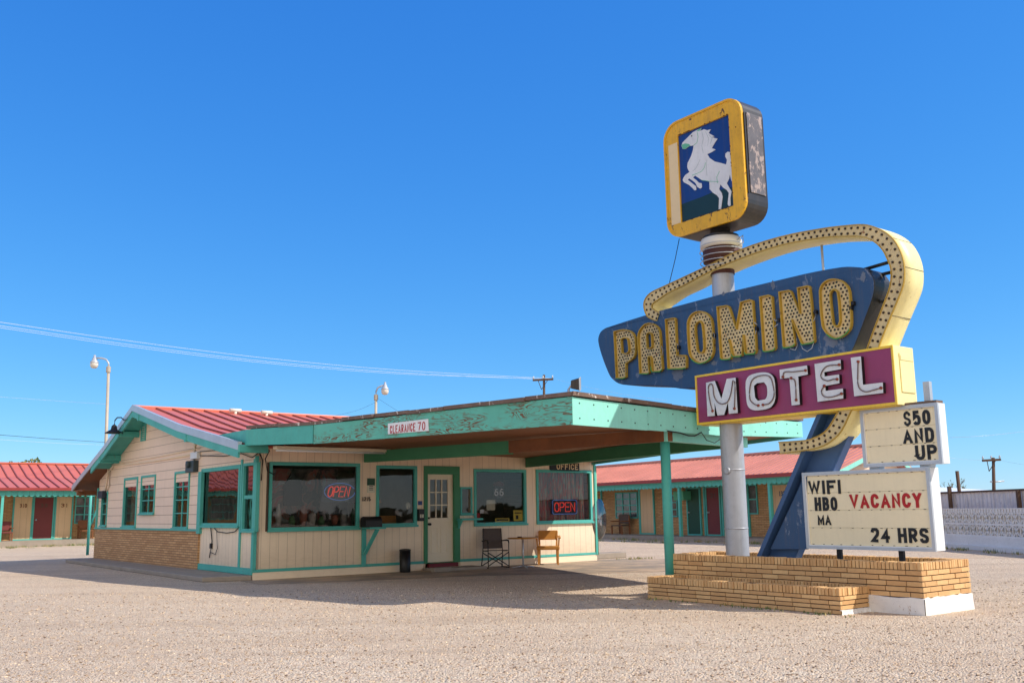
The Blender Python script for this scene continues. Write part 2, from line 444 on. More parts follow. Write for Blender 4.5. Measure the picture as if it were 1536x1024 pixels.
def one(mb, name, mats, label, cat, org, group=None, bevel=0):
    return tag(mb.build(name, mats, None, bevel, Vector(org)), label, cat, group)

# ------------------------------------------------------------------ stroke lettering
def arc(cx, cy, rx, ry, a0, a1, n=7):
    return [(cx + rx * math.cos(R(a0 + (a1 - a0) * i / n)), cy + ry * math.sin(R(a0 + (a1 - a0) * i / n))) for i in range(n + 1)]
_O = arc(.5, .66, .5, .34, 180, 0) + arc(.5, .34, .5, .34, 0, -180)
_S = [(1, .74), (.95, .9), (.75, .99), (.5, 1), (.22, .99), (.05, .9), (0, .75), (.06, .62), (.25, .54), (.75, .44), (.94, .36), (1, .24), (.95, .09), (.76, .01), (.5, 0), (.24, .01), (.05, .1), (0, .25)]
_P = [(0, 0), (0, 1), (.5, 1)] + arc(.55, .74, .45, .26, 90, -90) + [(0, .48)]
GL = {'O': [(_O, 1)], '0': [(_O, 1)], 'C': [(arc(.5, .66, .5, .34, 5, 180) + arc(.5, .34, .5, .34, 180, 355), 0)],
 'D': [([(0, 0), (0, 1), (.35, 1)] + arc(.5, .66, .5, .34, 80, 0) + arc(.5, .34, .5, .34, 0, -80) + [(.35, 0)], 1)],
 'P': [(_P, 0)], 'R': [(_P, 0), ([(.45, .48), (1, 0)], 0)],
 'B': [([(0, 0), (0, 1), (.5, 1)] + arc(.55, .76, .38, .24, 90, -90) + [(.1, .52)], 0), ([(.1, .52), (.5, .52)] + arc(.55, .26, .45, .26, 90, -90) + [(0, 0)], 0)],
 'S': [(_S, 0)], '$': [(_S, 0), ([(.5, -.16), (.5, .02)], 0), ([(.5, .98), (.5, 1.16)], 0)],
 '5': [([(.95, 1), (.08, 1), (.04, .55), (.25, .63), (.5, .65), (.8, .6), (.97, .46), (1, .3), (.95, .12), (.75, .01), (.5, 0), (.2, .02), (0, .15)], 0)],
 '2': [([(0, .74), (.05, .9), (.25, .99), (.5, 1), (.78, .98), (.97, .86), (1, .72), (.9, .52), (.05, .02), (1, 0)], 0)],
 '4': [([(.76, 0), (.76, 1), (0, .3), (1, .3)], 0)], '6': [([(.9, .95), (.55, .98), (.2, .8), (.02, .45)] + arc(.5, .3, .5, .3, 180, 540, 12), 0)],
 '7': [([(0, 1), (1, 1), (.35, 0)], 0)], '1': [([(.2, .82), (.6, 1), (.6, 0)], 0)], '3': [([(0, .9), (.5, 1), (.95, .85), (.95, .65), (.4, .53), (.95, .42), (1, .15), (.5, 0), (0, .1)], 0)],
 '8': [(arc(.5, .75, .42, .25, 0, 360, 12), 1), (arc(.5, .26, .5, .26, 0, 360, 12), 1)], '9': [(arc(.5, .7, .5, .3, 0, 360, 12), 1), ([(1, .7), (.6, 0)], 0)],
 'A': [([(0, 0), (.5, 1), (1, 0)], 0), ([(.17, .3), (.83, .3)], 0)], 'M': [([(0, 0), (0, 1), (.5, .2), (1, 1), (1, 0)], 0)], 'N': [([(0, 0), (0, 1), (1, 0), (1, 1)], 0)],
 'W': [([(0, 1), (.25, 0), (.5, .9), (.75, 0), (1, 1)], 0)], 'V': [([(0, 1), (.5, 0), (1, 1)], 0)], 'Y': [([(0, 1), (.5, .48), (1, 1)], 0), ([(.5, .5), (.5, 0)], 0)],
 'H': [([(0, 0), (0, 1)], 0), ([(1, 0), (1, 1)], 0), ([(0, .5), (1, .5)], 0)], 'U': [([(0, 1), (0, .32)] + arc(.5, .32, .5, .32, 180, 360) + [(1, 1)], 0)],
 'I': [([(.5, 0), (.5, 1)], 0)], 'F': [([(0, 0), (0, 1), (1, 1)], 0), ([(0, .53), (.85, .53)], 0)], 'E': [([(1, 0), (0, 0), (0, 1), (1, 1)], 0), ([(0, .52), (.85, .52)], 0)],
 'L': [([(0, 1), (0, 0), (1, 0)], 0)], 'T': [([(0, 1), (1, 1)], 0), ([(.5, 1), (.5, 0)], 0)]}
GW_ = {'I': .28, 'M': 1.25, 'W': 1.35, '1': .6, ' ': .5, 'V': 1.1, 'A': 1.1}
def text(mb, F, s, a0, a1, c0, c1, b0, th, wt=.17, mi=0, gap=.28, slant=0, tube=0, sink=None):
    ws = [GW_.get(ch, 1) for ch in s]; tot = sum(ws) + gap * (len(s) - 1); k = (a1 - a0) / tot; hgt = c1 - c0; w = wt * hgt
    x = a0
    for ch, g in zip(s, ws):
        gw = g * k
        if sink: mb = MB()
        for si, (pl, cl) in enumerate(GL.get(ch, [])):
            iw = max(gw - w, .001); pts = []
            for u, v in pl:
                vv = c0 + w / 2 + v * (hgt - w)
                pts.append((x + w / 2 + u * iw + slant * (vv - c0) if ch != 'I' else x + gw / 2 + slant * (vv - c0), vv))
            if tube: mb.tube([F.p(p[0], b0, p[1]) for p in pts], tube, 6, mi, bool(cl))
            else:
                if not cl and len(pts) > 1:
                    for e_, f_ in ((0, 1), (-1, -2)):
                        u_, v_ = pl[e_]; u2, v2 = pl[f_]
                        if (v_ in (0, 1) and abs(u_ - u2) < .02) or (u_ in (0, 1) and abs(v_ - v2) < .02):
                            d_ = Vector(pts[e_]) - Vector(pts[f_]); pts[e_] = tuple(Vector(pts[e_]) + d_.normalized() * w * .5)
                if ch in 'AVWYMN' and not cl:
                    for e_, f_ in ((0, 1), (-1, -2)):
                        if abs(pts[e_][1] - pts[f_][1]) > .01 and abs(pts[e_][0] - pts[f_][0]) > .003:
                            d_ = Vector(pts[e_]) - Vector(pts[f_]); pts[e_] = tuple(Vector(pts[e_]) + d_.normalized() * w * .55)
                lim = None if ch == '$' and si else (c0, c1)
                mb.ribbon(F, pts, w * (.72 if ch == '$' else 1), b0, b0 + th + .0006 * si, mi, bool(cl), lim)
        if sink and ch != ' ': sink(mb, ch)
        x += gw + gap * k

# ------------------------------------------------------------------ world + sun
SAZ, SEL = R(104), R(43)
w = bpy.data.worlds.new('World'); sc.world = w; w.use_nodes = True
nt = w.node_tree; nt.nodes.clear()
sky = nt.nodes.new('ShaderNodeTexSky'); sky.sky_type = 'NISHITA'; sky.sun_disc = False
sky.sun_elevation = SEL; sky.sun_rotation = SAZ; sky.altitude = 1200; sky.air_density = 1.0; sky.dust_density = 0; sky.ozone_density = 1.0
hs = nt.nodes.new('ShaderNodeHueSaturation'); hs.inputs['Saturation'].default_value = 1.2; hs.inputs['Value'].default_value = 1.0
bg = nt.nodes.new('ShaderNodeBackground'); bg.inputs[1].default_value = .12
wo = nt.nodes.new('ShaderNodeOutputWorld')
nt.links.new(sky.outputs[0], hs.inputs['Color']); 
_sp = nt.nodes.new('ShaderNodeSeparateColor'); _cb = nt.nodes.new('ShaderNodeCombineColor'); nt.links.new(hs.outputs[0], _sp.inputs[0])
for _i, (_a, _g) in enumerate(((.54, 1.0), (1.56, .7), (4.1, .4))):   # deep clear desert blue
    _p = nt.nodes.new('ShaderNodeMath'); _p.operation = 'POWER'; _p.inputs[1].default_value = _g; nt.links.new(_sp.outputs[_i], _p.inputs[0])
    _m = nt.nodes.new('ShaderNodeMath'); _m.operation = 'MULTIPLY'; _m.inputs[1].default_value = _a; nt.links.new(_p.outputs[0], _m.inputs[0]); nt.links.new(_m.outputs[0], _cb.inputs[_i])

# pale fill glow added to the sky behind the viewer, brightens shaded faces
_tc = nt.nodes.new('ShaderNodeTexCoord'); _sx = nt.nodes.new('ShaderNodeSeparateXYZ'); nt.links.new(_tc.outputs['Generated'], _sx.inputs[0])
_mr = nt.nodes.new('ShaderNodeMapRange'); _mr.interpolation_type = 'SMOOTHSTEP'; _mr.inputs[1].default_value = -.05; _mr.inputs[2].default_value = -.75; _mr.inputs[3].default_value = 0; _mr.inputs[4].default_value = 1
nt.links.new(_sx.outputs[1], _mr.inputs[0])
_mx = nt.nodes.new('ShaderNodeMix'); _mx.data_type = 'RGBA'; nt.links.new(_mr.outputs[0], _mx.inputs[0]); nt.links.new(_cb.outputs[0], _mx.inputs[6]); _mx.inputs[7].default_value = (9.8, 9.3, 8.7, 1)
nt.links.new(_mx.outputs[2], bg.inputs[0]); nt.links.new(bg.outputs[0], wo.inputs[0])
sl = bpy.data.lights.new('sun', 'SUN'); sl.energy = 5.0; sl.angle = R(.5); sl.color = (1, .935, .84)
so = bpy.data.objects.new('sun', sl); col.objects.link(so)
sv = Vector((math.sin(SAZ) * math.cos(SEL), math.cos(SAZ) * math.cos(SEL), math.sin(SEL)))
so.rotation_euler = sv.to_track_quat('Z', 'Y').to_euler(); so.location = (20, 5, 30)
sc.view_settings.view_transform = 'Standard'; sc.view_settings.look = 'None'; sc.view_settings.exposure = 0

# ------------------------------------------------------------------ ground
mb = MB(); S_ = 2500
mb.add([(-S_, -S_, 0), (S_, -S_, 0), (S_, S_, 0), (-S_, S_, 0)], [(0, 1, 2, 3)])
mb.build('ground', m_gravel, kind='structure')
# apron of worn asphalt under the canopy
ap = [FW.p(-.3, .0, .004), FW.p(-.35, 1.3, .004), FW.p(1.5, 2.0, .004), FW.p(4, 2.6, .004), FW.p(6.5, 4.2, .004), FW.p(9, 5.6, .004), FW.p(12.4, 5.0, .004), FW.p(12.6, 1.6, .004), FW.p(11, 0.2, .004), FW.p(10.2, -.3, .004)]
mb = MB(); mb.add(ap, [tuple(range(len(ap)))]); mb.build('worn_asphalt_apron', m_apron, kind='structure')
# loose pebbles lying on the gravel
rp = random.Random(3); mb = MB()
def rock(p, s):
    vs = []
    for (x, y, z) in ((-1, -1, 0), (1, -1, 0), (1, 1, 0), (-1, 1, 0), (-.6, -.6, 1), (.6, -.7, 1), (.6, .6, .9), (-.7, .6, 1)):
        vs.append((p[0] + s * x * rp.uniform(.6, 1.2), p[1] + s * y * rp.uniform(.6, 1.2), s * z * rp.uniform(.5, .9)))
    a = rp.uniform(0, 6.28); ca, sa = math.cos(a), math.sin(a)
    vs = [((x - p[0]) * ca - (y - p[1]) * sa + p[0], (x - p[0]) * sa + (y - p[1]) * ca + p[1], z) for x, y, z in vs]
    mb.add(vs, [(4, 5, 6, 7), (0, 1, 5, 4), (1, 2, 6, 5), (2, 3, 7, 6), (3, 0, 4, 7)])
for i in range(15000):
    D = 6.5 + 12 * rp.random() ** 1.5; x = (rp.random() * 1.3 - .65) * D
    q = Vector((x, D, 0)); f = q - C
    if f.dot(U) > -.5 and f.dot(-G) < 1: continue
    q2 = q - mid
    if -4.6 < q2.dot(-G) < .3 and -1.8 < q2.dot(U) < .8: continue
    rock((x, D), rp.choice((.005, .006, .006, .008, .01)) * (1 + .03 * D))
mb.build('loose_pebbles', m_pebble, kind='stuff')

# ------------------------------------------------------------------ office building
ORG = C.copy()
office = thing('motel_office', 'beige single storey motel office with teal trim and red standing seam metal roof', 'building', ORG)
ZS = .12
_, _, zc0, zc1 = FW.rect(636, 700, 688, 845)
wins = {   # outer frame rectangles on the front wall
 'big': FW.rect(402.5, 693.5, 539, 794.5), 'second': FW.rect(564, 698, 625, 789), 'small': FW.rect(690, 730, 708, 771.5),
 'shield': FW.rect(710.5, 703.5, 789, 787), 'office': FW.rect(804, 704.5, 887.5, 784)}
doorR = FW.rect(635.5, 699, 689, 843)
print('WINS', {k: [round(x, 2) for x in v] for k, v in wins.items()}, 'DOOR', doorR)
def wall(mb, F, a0, a1, c0, c1, holes, b0, b1, mi=0):
    As = sorted({a0, a1, *[max(a0, min(a1, x)) for hh in holes for x in hh[:2]]})
    for i in range(len(As) - 1):
        x0, x1 = As[i], As[i + 1]; xm = (x0 + x1) / 2
        hs_ = sorted([(hh[2], hh[3]) for hh in holes if hh[0] < xm < hh[1]])
        z = c0
        for q0, q1 in hs_:
            if q0 > z: mb.box(F, x0, x1, b0, b1, z, q0, mi)
            z = q1
        if z < c1: mb.box(F, x0, x1, b0, b1, z, c1, mi)
WL = 9.97; WD = 12.66
def inset(r, k): return (r[0] + k, r[1] - k, r[2] + k, r[3] - k)
fh = [inset(v, .05) for v in wins.values()] + [(doorR[0] + .05, doorR[1] - .05, 0, doorR[3] - .05)]
mb = MB(); wall(mb, FW, 0, WL, 0, 2.95, fh, -.12, 0)
mb.build('front_wall', m_plywood, office)
# gable wall (bay in grooved panels, then siding above brick)
gw = {'bay': GW.rect(302, 700, 360.5, 790), 'narrow': GW.rect(364.5, 694, 385.5, 797), 'tall': GW.rect(261.5, 706.5, 284, 793), 'short': GW.rect(211.5, 712.5, 233, 771),
      'doorlike': GW.rect(185.5, 716, 205.8, 791), 'far': GW.rect(152.5, 737, 161.3, 789)}
print('GW', {k: [round(x, 2) for x in v] for k, v in gw.items()})
gbr = GW.hit(300, 800)[0]; zsill = GW.hit(225, 793.5)[1]
print('brick end', gbr, 'sill', zsill)
rk = [GW.hit(108, 733, .55), GW.hit(200, 608, .55), GW.hit(352, 664, .55)]
print('rake', rk)
PKG, PKZ = rk[1][0], rk[1][1] - .05
# roof profile in (distance behind the front wall, height): front eave, kink, ridge, kink, rear eave
prof = [(-.35, 2.86), (3.6, 3.55), (PKG, PKZ), (10.2, 3.42), (13.75, 2.33)]
def roofz(g):
    for (g0, z0), (g1, z1) in zip(prof, prof[1:]):
        if g0 <= g <= g1: return z0 + (z1 - z0) * (g - g0) / (g1 - g0)
    return prof[0][1] if g < prof[0][0] else prof[-1][1]
mb = MB()
wall(mb, GW, .0, gbr, ZS, 2.55, [inset(gw['bay'], .05), inset(gw['narrow'], .05)], -.12, .0)
mb.build('bay_wall', m_plywood, office)
mb = MB()
wall(mb, GW, gbr, WD, zsill - .02, 2.25, [inset(gw[k], .04) for k in ('tall', 'short', 'doorlike', 'far')], -.12, 0)
top = [(gbr, 2.25), (WD, 2.25), (WD, roofz(WD) - .12), (10.2, roofz(10.2) - .12), (PKG, PKZ - .12), (3.6, roofz(3.6) - .12), (gbr, roofz(gbr) - .12)]
mb.prism(GW, top, -.12, 0)
mb.prism(GW, [(0, 2.55), (gbr, 2.55), (gbr, roofz(gbr) - .12), (0, roofz(0) - .12)], -.12, 0)
mb.build('siding_wall', m_siding, office)
mb = MB(); mb.box(GW, gbr - .02, WD + .02, -.12, .05, .0, zsill - .09)
for i in range(int((WD - gbr) / .075)):
    a = gbr - .02 + i * .0753; mb.box(GW, a, a + .066, -.1, .062, zsill - .09, zsill - .02)
mb.build('brick_base', m_brickwall, office)
# other walls and the dark room inside
mb = MB()
mb.box(FW, WL - .12, WL, -WD, -.12, 0, 2.6); mb.box(FW, .12, WL - .12, -WD, -WD + .12, 0, 2.2)
mb.prism(GW, [(0, 2.6), (WD, 2.2), (WD, roofz(WD) - .12), (10.2, roofz(10.2) - .12), (PKG, PKZ - .12), (3.6, roofz(3.6) - .12), (0, roofz(0) - .12)], -WL, -WL + .12)
mb.build('rear_wall', m_siding, office)
mb = MB(); mb.box(FW, .12, WL - .12, -WD + .12, -.12, .02, .05); mb.box(FW, .12, WL - .12, -WD + .12, -.12, 2.52, 2.55)
mb.box(FW, .13, WL - .13, -4.2, -4.1, .05, 2.52); mb.box(FW, 4.6, 4.7, -4.1, -.5, .05, 2.52)
mb.build('room_lining', m_interior, office)

# trims
mb = MB()
base_t = .16
mb.box(FW, -.03, doorR[0], 0, .022, base_t, base_t + .065); mb.box(FW, doorR[1], WL + .02, 0, .022, base_t, base_t + .065)
mb.box(FW, -.03, .05, 0, .03, base_t + .065, 2.66); mb.box(FW, WL - .03, WL + .03, -.03, .035, base_t, 2.66)
mb.box(GW, .0, .10, 0, .025, ZS + .13, 2.6)
gm = (gw['bay'][0] + gw['narrow'][1]) / 2
mb.box(GW, gm - .045, gm + .045, 0, .03, ZS + .13, 2.62)
mb.box(GW, .0, gbr, 0, .035, ZS - .01, ZS + .13)
mb.box(GW, gbr - .12, gbr + .1, -.01, .07, zsill - .08, 2.45)
mb.box(GW, gbr, WD + .04, 0, .075, zsill - .02, zsill + .03)
mb.box(GW, WD - .04, WD + .05, -.05, .05, zsill, 2.3)
mb.build('trim_boards', m_teal, office, bevel=.004)
mb = MB(); mb.box(FW, -.01, doorR[0] - .02, 0, .012, 0, base_t); mb.box(FW, doorR[1] + .02, WL + .01, 0, .012, 0, base_t)
mb.build('plinth', m_beige, office, bevel=.004)

def window(name, F, r, parent, fwid=.07, cols=1, rows=1, glassm=m_glass, fm=m_teal, rail=None, mw=.028, sill=True, depth=.03):
    a0, a1, c0, c1 = r; mb = MB()
    mb.prism(F, [(a0, c0), (a1, c0), (a1, c1), (a0, c1)], -.06, depth, holes=[[(a0 + fwid, c0 + fwid), (a0 + fwid, c1 - fwid), (a1 - fwid, c1 - fwid), (a1 - fwid, c0 + fwid)]])
    ia0, ia1, ic0, ic1 = a0 + fwid, a1 - fwid, c0 + fwid, c1 - fwid
    for i in range(1, cols): x = ia0 + (ia1 - ia0) * i / cols; mb.box(F, x - mw / 2, x + mw / 2, -.045, -.005, ic0, ic1)
    for i in range(1, rows): z = ic0 + (ic1 - ic0) * i / rows; mb.box(F, ia0, ia1, -.043, -.007, z - mw / 2, z + mw / 2)
    if rail: z = ic0 + (ic1 - ic0) * rail; mb.box(F, ia0, ia1, -.05, .005, z - .04, z + .04)
    if sill: mb.box(F, a0 - .02, a1 + .02, depth, depth + .035, c0 - .02, c0 + .03)
    o = mb.build(name, fm, parent, bevel=.004)
    g = MB(); P = [F.p(ia0 - .01, -.03, ic0 - .01), F.p(ia1 + .01, -.03, ic0 - .01), F.p(ia1 + .01, -.03, ic1 + .01), F.p(ia0 - .01, -.03, ic1 + .01)]
    g.add(P, [(0, 1, 2, 3) if F.a.cross(F.c).dot(F.b) > 0 else (3, 2, 1, 0)]); g.build('pane', glassm, o, recalc=False)
    return o
for k, v in wins.items():
    window('window', FW, v, office, fwid=.075 if k != 'small' else .05)
window('window', GW, gw['bay'], office, .09, glassm=m_glassrefl); window('window', GW, gw['narrow'], office, .06, rail=.5, glassm=m_glassrefl)
window('window', GW, gw['tall'], office, .06, 2, 4, m_glassrefl); window('window', GW, gw['short'], office, .06, 2, 3, m_glassrefl)
window('window', GW, gw['far'], office, .05, 1, 3, m_glassrefl)
r = gw['doorlike']; window('window', GW, r, office, .07, 1, 1, m_glassrefl, sill=True)
r2 = inset(r, .11); mb = MB(); mb.box(GW, r2[0], (r2[0] + r2[1]) / 2 + .05, -.055, -.04, r2[2] - .03, r2[3]); mb.build('inner_panel', m_beige, office)
# curtains and props behind the panes
def curtain(F, a0, a1, c0, c1, b, m, name, amp=.03, pitch=.16):
    mb = MB(); n = int((a1 - a0) / .03); vs = []; fs = []
    for i in range(n + 1):
        a = a0 + (a1 - a0) * i / n; bb = b + amp * math.sin(a * 2 * math.pi / pitch) + .4 * amp * math.sin(a * 17)
        vs += [F.p(a, bb, c0), F.p(a, bb, c1)]
        if i: q = 2 * i; fs.append((q - 2, q, q + 1, q - 1))
    mb.add(vs, fs, 0, True); return mb.build(name, m, office, recalc=False)
r = gw['bay']; curtain(GW, r[0], r[1], r[2], r[3], -.3, m_curtain, 'curtain', .05, .3)
r = gw['narrow']; curtain(GW, r[0], r[1], r[2], r[3], -.25, m_intdark, 'curtain')
for k in ('tall', 'short', 'far'):
    r = gw[k]; curtain(GW, r[0], r[1], r[2], r[3], -.22, m_curtain, 'curtain')
r = wins['office']; curtain(FW, r[0] + .02, r[1] - .02, r[2] + .02, r[3] - .02, -.22, m_drape, 'curtain', .05, .5)
r = wins['big']
mb = MB(); mb.box(FW, r[0] + .7, r[0] + 1.15, -2.6, -2.5, .9, 2.3); mb.box(FW, r[0] + 1.6, r[0] + 2.0, -3.2, -3.1, 1.2, 1.8); mb.box(FW, r[0] + .2, r[1] - .3, -1.2, -.7, .1, r[2] + .16)
mb.build('display_shelf', m_intdark, office)
om = [paint('ornament_clay', (170, 104, 80), .6), paint('ornament_grey', (196, 190, 176), .6), paint('ornament_green', (96, 130, 84), .6)]
for i in range(9):
    a = r[0] + .25 + i * .27; hh_ = rp.uniform(.14, .5); mb = MB()
    mb.lathe(FW.p(a, -.55 + rp.uniform(-.1, .1), r[2] + .1), [(0, 0), (.06, 0), (rp.uniform(.05, .11), hh_ * .4), (rp.uniform(.03, .09), hh_ * .8), (.02, hh_), (0, hh_)], 10)
    mb.build('ornament', om[i % 3], office)
def mural():
    t = NT('painted_mural'); v = t.coord('UV', (1.1, .9, 1)); n = t.noise(v, 2.0, 5, .55, 1.2)
    q = t.n('ShaderNodeValToRGB'); e = q.color_ramp.elements
    e[0].position = .3; e[0].color = lin((50, 46, 44)); e[1].position = .75; e[1].color = lin((200, 196, 184))
    for p_, cc in ((.42, (96, 84, 74)), (.48, (62, 62, 60)), (.53, (134, 110, 96)), (.58, (150, 72, 62)), (.62, (112, 112, 104)), (.68, (156, 160, 156))):
        x = e.new(p_); x.color = lin(cc)
    t.l(n, q.inputs[0]); return t.fin(q.outputs[0], .7)
m_mural = mural()
mb = MB(); mb.box(FW, r[0] + .15, r[1] - .1, -.95, -.93, r[2] + .1, r[3] - .1); mb.build('display_backdrop', m_mural, office)
mb = MB(); mb.box(FW, r[0] + .75, r[0] + 1.2, -.9, -.85, r[2] + .55, r[2] + .95); mb.prism(FW, [(r[0] + .72, r[2] + .95), (r[0] + 1.23, r[2] + .95), (r[0] + .98, r[2] + 1.4)], -.9, -.85); mb.build('model_house', m_blackiron, office)
mb = MB(); mb.box(FW, r[0] + 1.45, r[1] - .08, -.42, -.415, r[2] + .35, r[3] - .5); mb.build('backing_board', paint('translucent_board', (70, 68, 72), .3), office)
r = wins['second']; mb = MB(); mb.box(FW, r[0] + .1, r[1] - .1, -1.3, -.8, .1, r[2] + .25); mb.lathe(FW.p(r[0] + .5, -1.0, r[2] + .25), [(.02, 0), (.03, .3), (.2, .32), (.1, .55), (0, .55)], 14); mb.build('counter', m_chairwood, office)

# door
dr = doorR; mb = MB()
mb.prism(FW, [(dr[0], base_t), (dr[1], base_t), (dr[1], dr[3]), (dr[0], dr[3])], -.1, .035, holes=[[(dr[0] + .1, base_t + .01), (dr[0] + .1, dr[3] - .2), (dr[1] - .17, dr[3] - .2), (dr[1] - .17, base_t + .01)]])
fr = mb.build('door_frame', m_tealdark, office, bevel=.004)
d0, d1, dz0, dz1 = dr[0] + .1, dr[1] - .17, base_t + .02, dr[3] - .2
dw, dh = d1 - d0, dz1 - dz0
glz = (d0 + dw * .14, d1 - dw * .2, dz0 + dh * .5, dz1 - dh * .06)
mb = MB(); mb.prism(FW, [(d0, dz0), (d1, dz0), (d1, dz1), (d0, dz1)], -.075, -.035, holes=[[(glz[0], glz[2]), (glz[0], glz[3]), (glz[1], glz[3]), (glz[1], glz[2])]])
for i in (1, 2):
    x = glz[0] + (glz[1] - glz[0]) * i / 3; mb.box(FW, x - .014, x + .014, -.07, -.03, glz[2], glz[3])
    z = glz[2] + (glz[3] - glz[2]) * i / 3; mb.box(FW, glz[0], glz[1], -.069, -.031, z - .014, z + .014)
for x0 in (.17, .52):
    a0, a1, c0, c1 = d0 + dw * x0, d0 + dw * (x0 + .26), dz0 + dh * .1, dz0 + dh * .4
    mb.prism(FW, [(a0, c0), (a1, c0), (a1, c1), (a0, c1)], -.036, -.026, holes=[[(a0 + .03, c0 + .03), (a0 + .03, c1 - .03), (a1 - .03, c1 - .03), (a1 - .03, c0 + .03)]])
door = mb.build('door', m_beigeplain, office, bevel=.003)
mb = MB(); mb.add([FW.p(glz[0], -.055, glz[2]), FW.p(glz[1], -.055, glz[2]), FW.p(glz[1], -.055, glz[3]), FW.p(glz[0], -.055, glz[3])], [(0, 1, 2, 3)]); mb.build('pane', m_glass, door, recalc=False)
mb = MB(); mb.lathe(FW.p(d0 + .07, -.035, dz0 + dh * .43), [(.03, 0), (.03, .01), (.012, .02), (.012, .04), (.032, .055), (.03, .08), (0, .085)], 12, 0, (U, Vector((0, 0, 1)), -G)); mb.build('handle', m_blackiron, door); mb = MB()
mb.lathe(FW.p(d0 + .07, -.035, dz0 + dh * .5), [(.025, 0), (.025, .015), (0, .018)], 12, 0, (U, Vector((0, 0, 1)), -G)); mb.build('deadbolt', m_blackiron, door)
mb = MB(); mb.box(FW, dr[0] + .1, dr[1] - .1, .0, .1, .01, base_t - .005); mb.build('threshold', m_step, office, bevel=.01)

# porch slab along the gable
sl_ = [gnd(379, 872), gnd(303, 873), gnd(98, 843.5)]
near = [(0.02, 0.0), ((sl_[1] - C).dot(G), (sl_[1] - C).dot(-U)), ((sl_[2] - C).dot(G), (sl_[2] - C).dot(-U)), ((sl_[2] - C).dot(G) + 1.2, 0)]
print('slab', near)
mb = MB(); P = [GW.p(-.0, .02, 0), GW.p(near[1][0], near[1][1], 0), GW.p(near[2][0], near[2][1], 0), GW.p(near[2][0] + .6, -.5, 0)]
Z1 = Vector((0, 0, ZS - .015)); mb.hexa(P + [p + Z1 for p in P]); sl_o = mb.build('concrete_slab', m_concrete, None, bevel=.02); sl_o['kind'] = 'structure'

# roof
RA0, RA1 = -.55, WL + .5    # along U
RF = Fr(C, U, G)
def rp_(u, g, z): return RF.p(u, g, z)
mb = MB(); th = .05
sub = []
for (g0, z0), (g1, z1) in zip(prof, prof[1:]):
    n = 3 if abs(g1 - g0) > 2 else 1
    for i in range(n): sub.append((g0 + (g1 - g0) * i / n, z0 + (z1 - z0) * i / n))
sub.append(prof[-1])
for (g0, z0), (g1, z1) in zip(sub, sub[1:]):
    P = [rp_(RA0, g0, z0), rp_(RA1, g0, z0), rp_(RA1, g1, z1), rp_(RA0, g1, z1)]
    mb.hexa([p - Vector((0, 0, th)) for p in P] + P)
roof = mb.build('roof', m_redroof, office)
mb = MB(); u = RA0 + .12
while u < RA1:
    for (g0, z0), (g1, z1) in zip(sub, sub[1:]):
        P = [rp_(u, g0, z0), rp_(u + .035, g0, z0), rp_(u + .035, g1, z1), rp_(u, g1, z1)]; mb.hexa(P + [p + Vector((0, 0, .045)) for p in P])
    u += .46
mb.build('standing_seam', m_seam, roof)
mb = MB(); mb.box(RF, RA0 - .02, RA1, PKG - .16, PKG + .16, PKZ - .06, PKZ + .055); mb.build('ridge_cap', m_redroof, roof, bevel=.03)
# rake: grey metal edge over a teal barge board, soffit, lookouts
def rakestrip(mb, g_a, g_b, u0, u1, zo0, zo1, mi=0):
    pts = [g_a] + [g for g, z in prof if g_a < g < g_b] + [g_b]
    for x, y in zip(pts, pts[1:]):
        P = [rp_(u0, x, roofz(x) + zo0), rp_(u1, x, roofz(x) + zo0), rp_(u1, y, roofz(y) + zo0), rp_(u0, y, roofz(y) + zo0)]
        Q = [rp_(u0, x, roofz(x) + zo1), rp_(u1, x, roofz(x) + zo1), rp_(u1, y, roofz(y) + zo1), rp_(u0, y, roofz(y) + zo1)]
        mb.hexa(P + Q, mi)
mb = MB(); rakestrip(mb, -.37, 13.77, RA0 - .03, RA0 + .06, -.1, .075); mb.build('metal_rake_edge', m_alu, roof)
mb = MB(); rakestrip(mb, -.34, 11.6, RA0 - .012, RA0 + .035, -.27, -.102)
mb.build('barge_board', m_teal, roof)
mb = MB(); rakestrip(mb, -.3, 11.6, RA0 + .036, -.005, -.12, -.07); mb.box(RF, RA0 + .03, 0, 10.4, 10.52, roofz(10.4) - .3, roofz(10.4) - .13)
for g in (3.0, 6.9, 8.7, 10.6):
    z = roofz(g) - .14; mb.box(RF, RA0 - .03, 0, g - .06, g + .06, z - .16, z)
mb.build('soffit_lookouts', m_teal, roof)
mb = MB(); rakestrip(mb, 11.6, 13.7, RA0 + .0, RA1 - .1, -.11, -.06)
for i in range(16): mb.box(RF, RA0 + .05 + i * .68, RA0 + .12 + i * .68, 12.7, 13.6, roofz(13.2) - .3, roofz(13.6) - .12)
mb.box(RF, RA0, RA1 - .2, 13.1, 13.2, roofz(13.2) - .42, roofz(13.2) - .27); mb.build('rafters', m_brown, roof)
# front eave stub at the gable end
mb = MB(); mb.box(RF, RA0 - .02, .1, -.42, -.33, 2.70, 2.87); mb.build('eave_gutter', m_teal, roof, bevel=.02)
# porch post with brace
q = gnd(131, 832, .1)
mb = MB(); t_ = at_depth(139, 740, q.y); mb.tube([(q.x, q.y, .1), (q.x, q.y, roofz(12.4) - .2)], .05, 8)
mb.tube([(q.x, q.y, 1.0), (q.x + .35, q.y + .5, roofz(12.4) - .25)], .035, 6); mb.build('porch_post', m_teal, office)
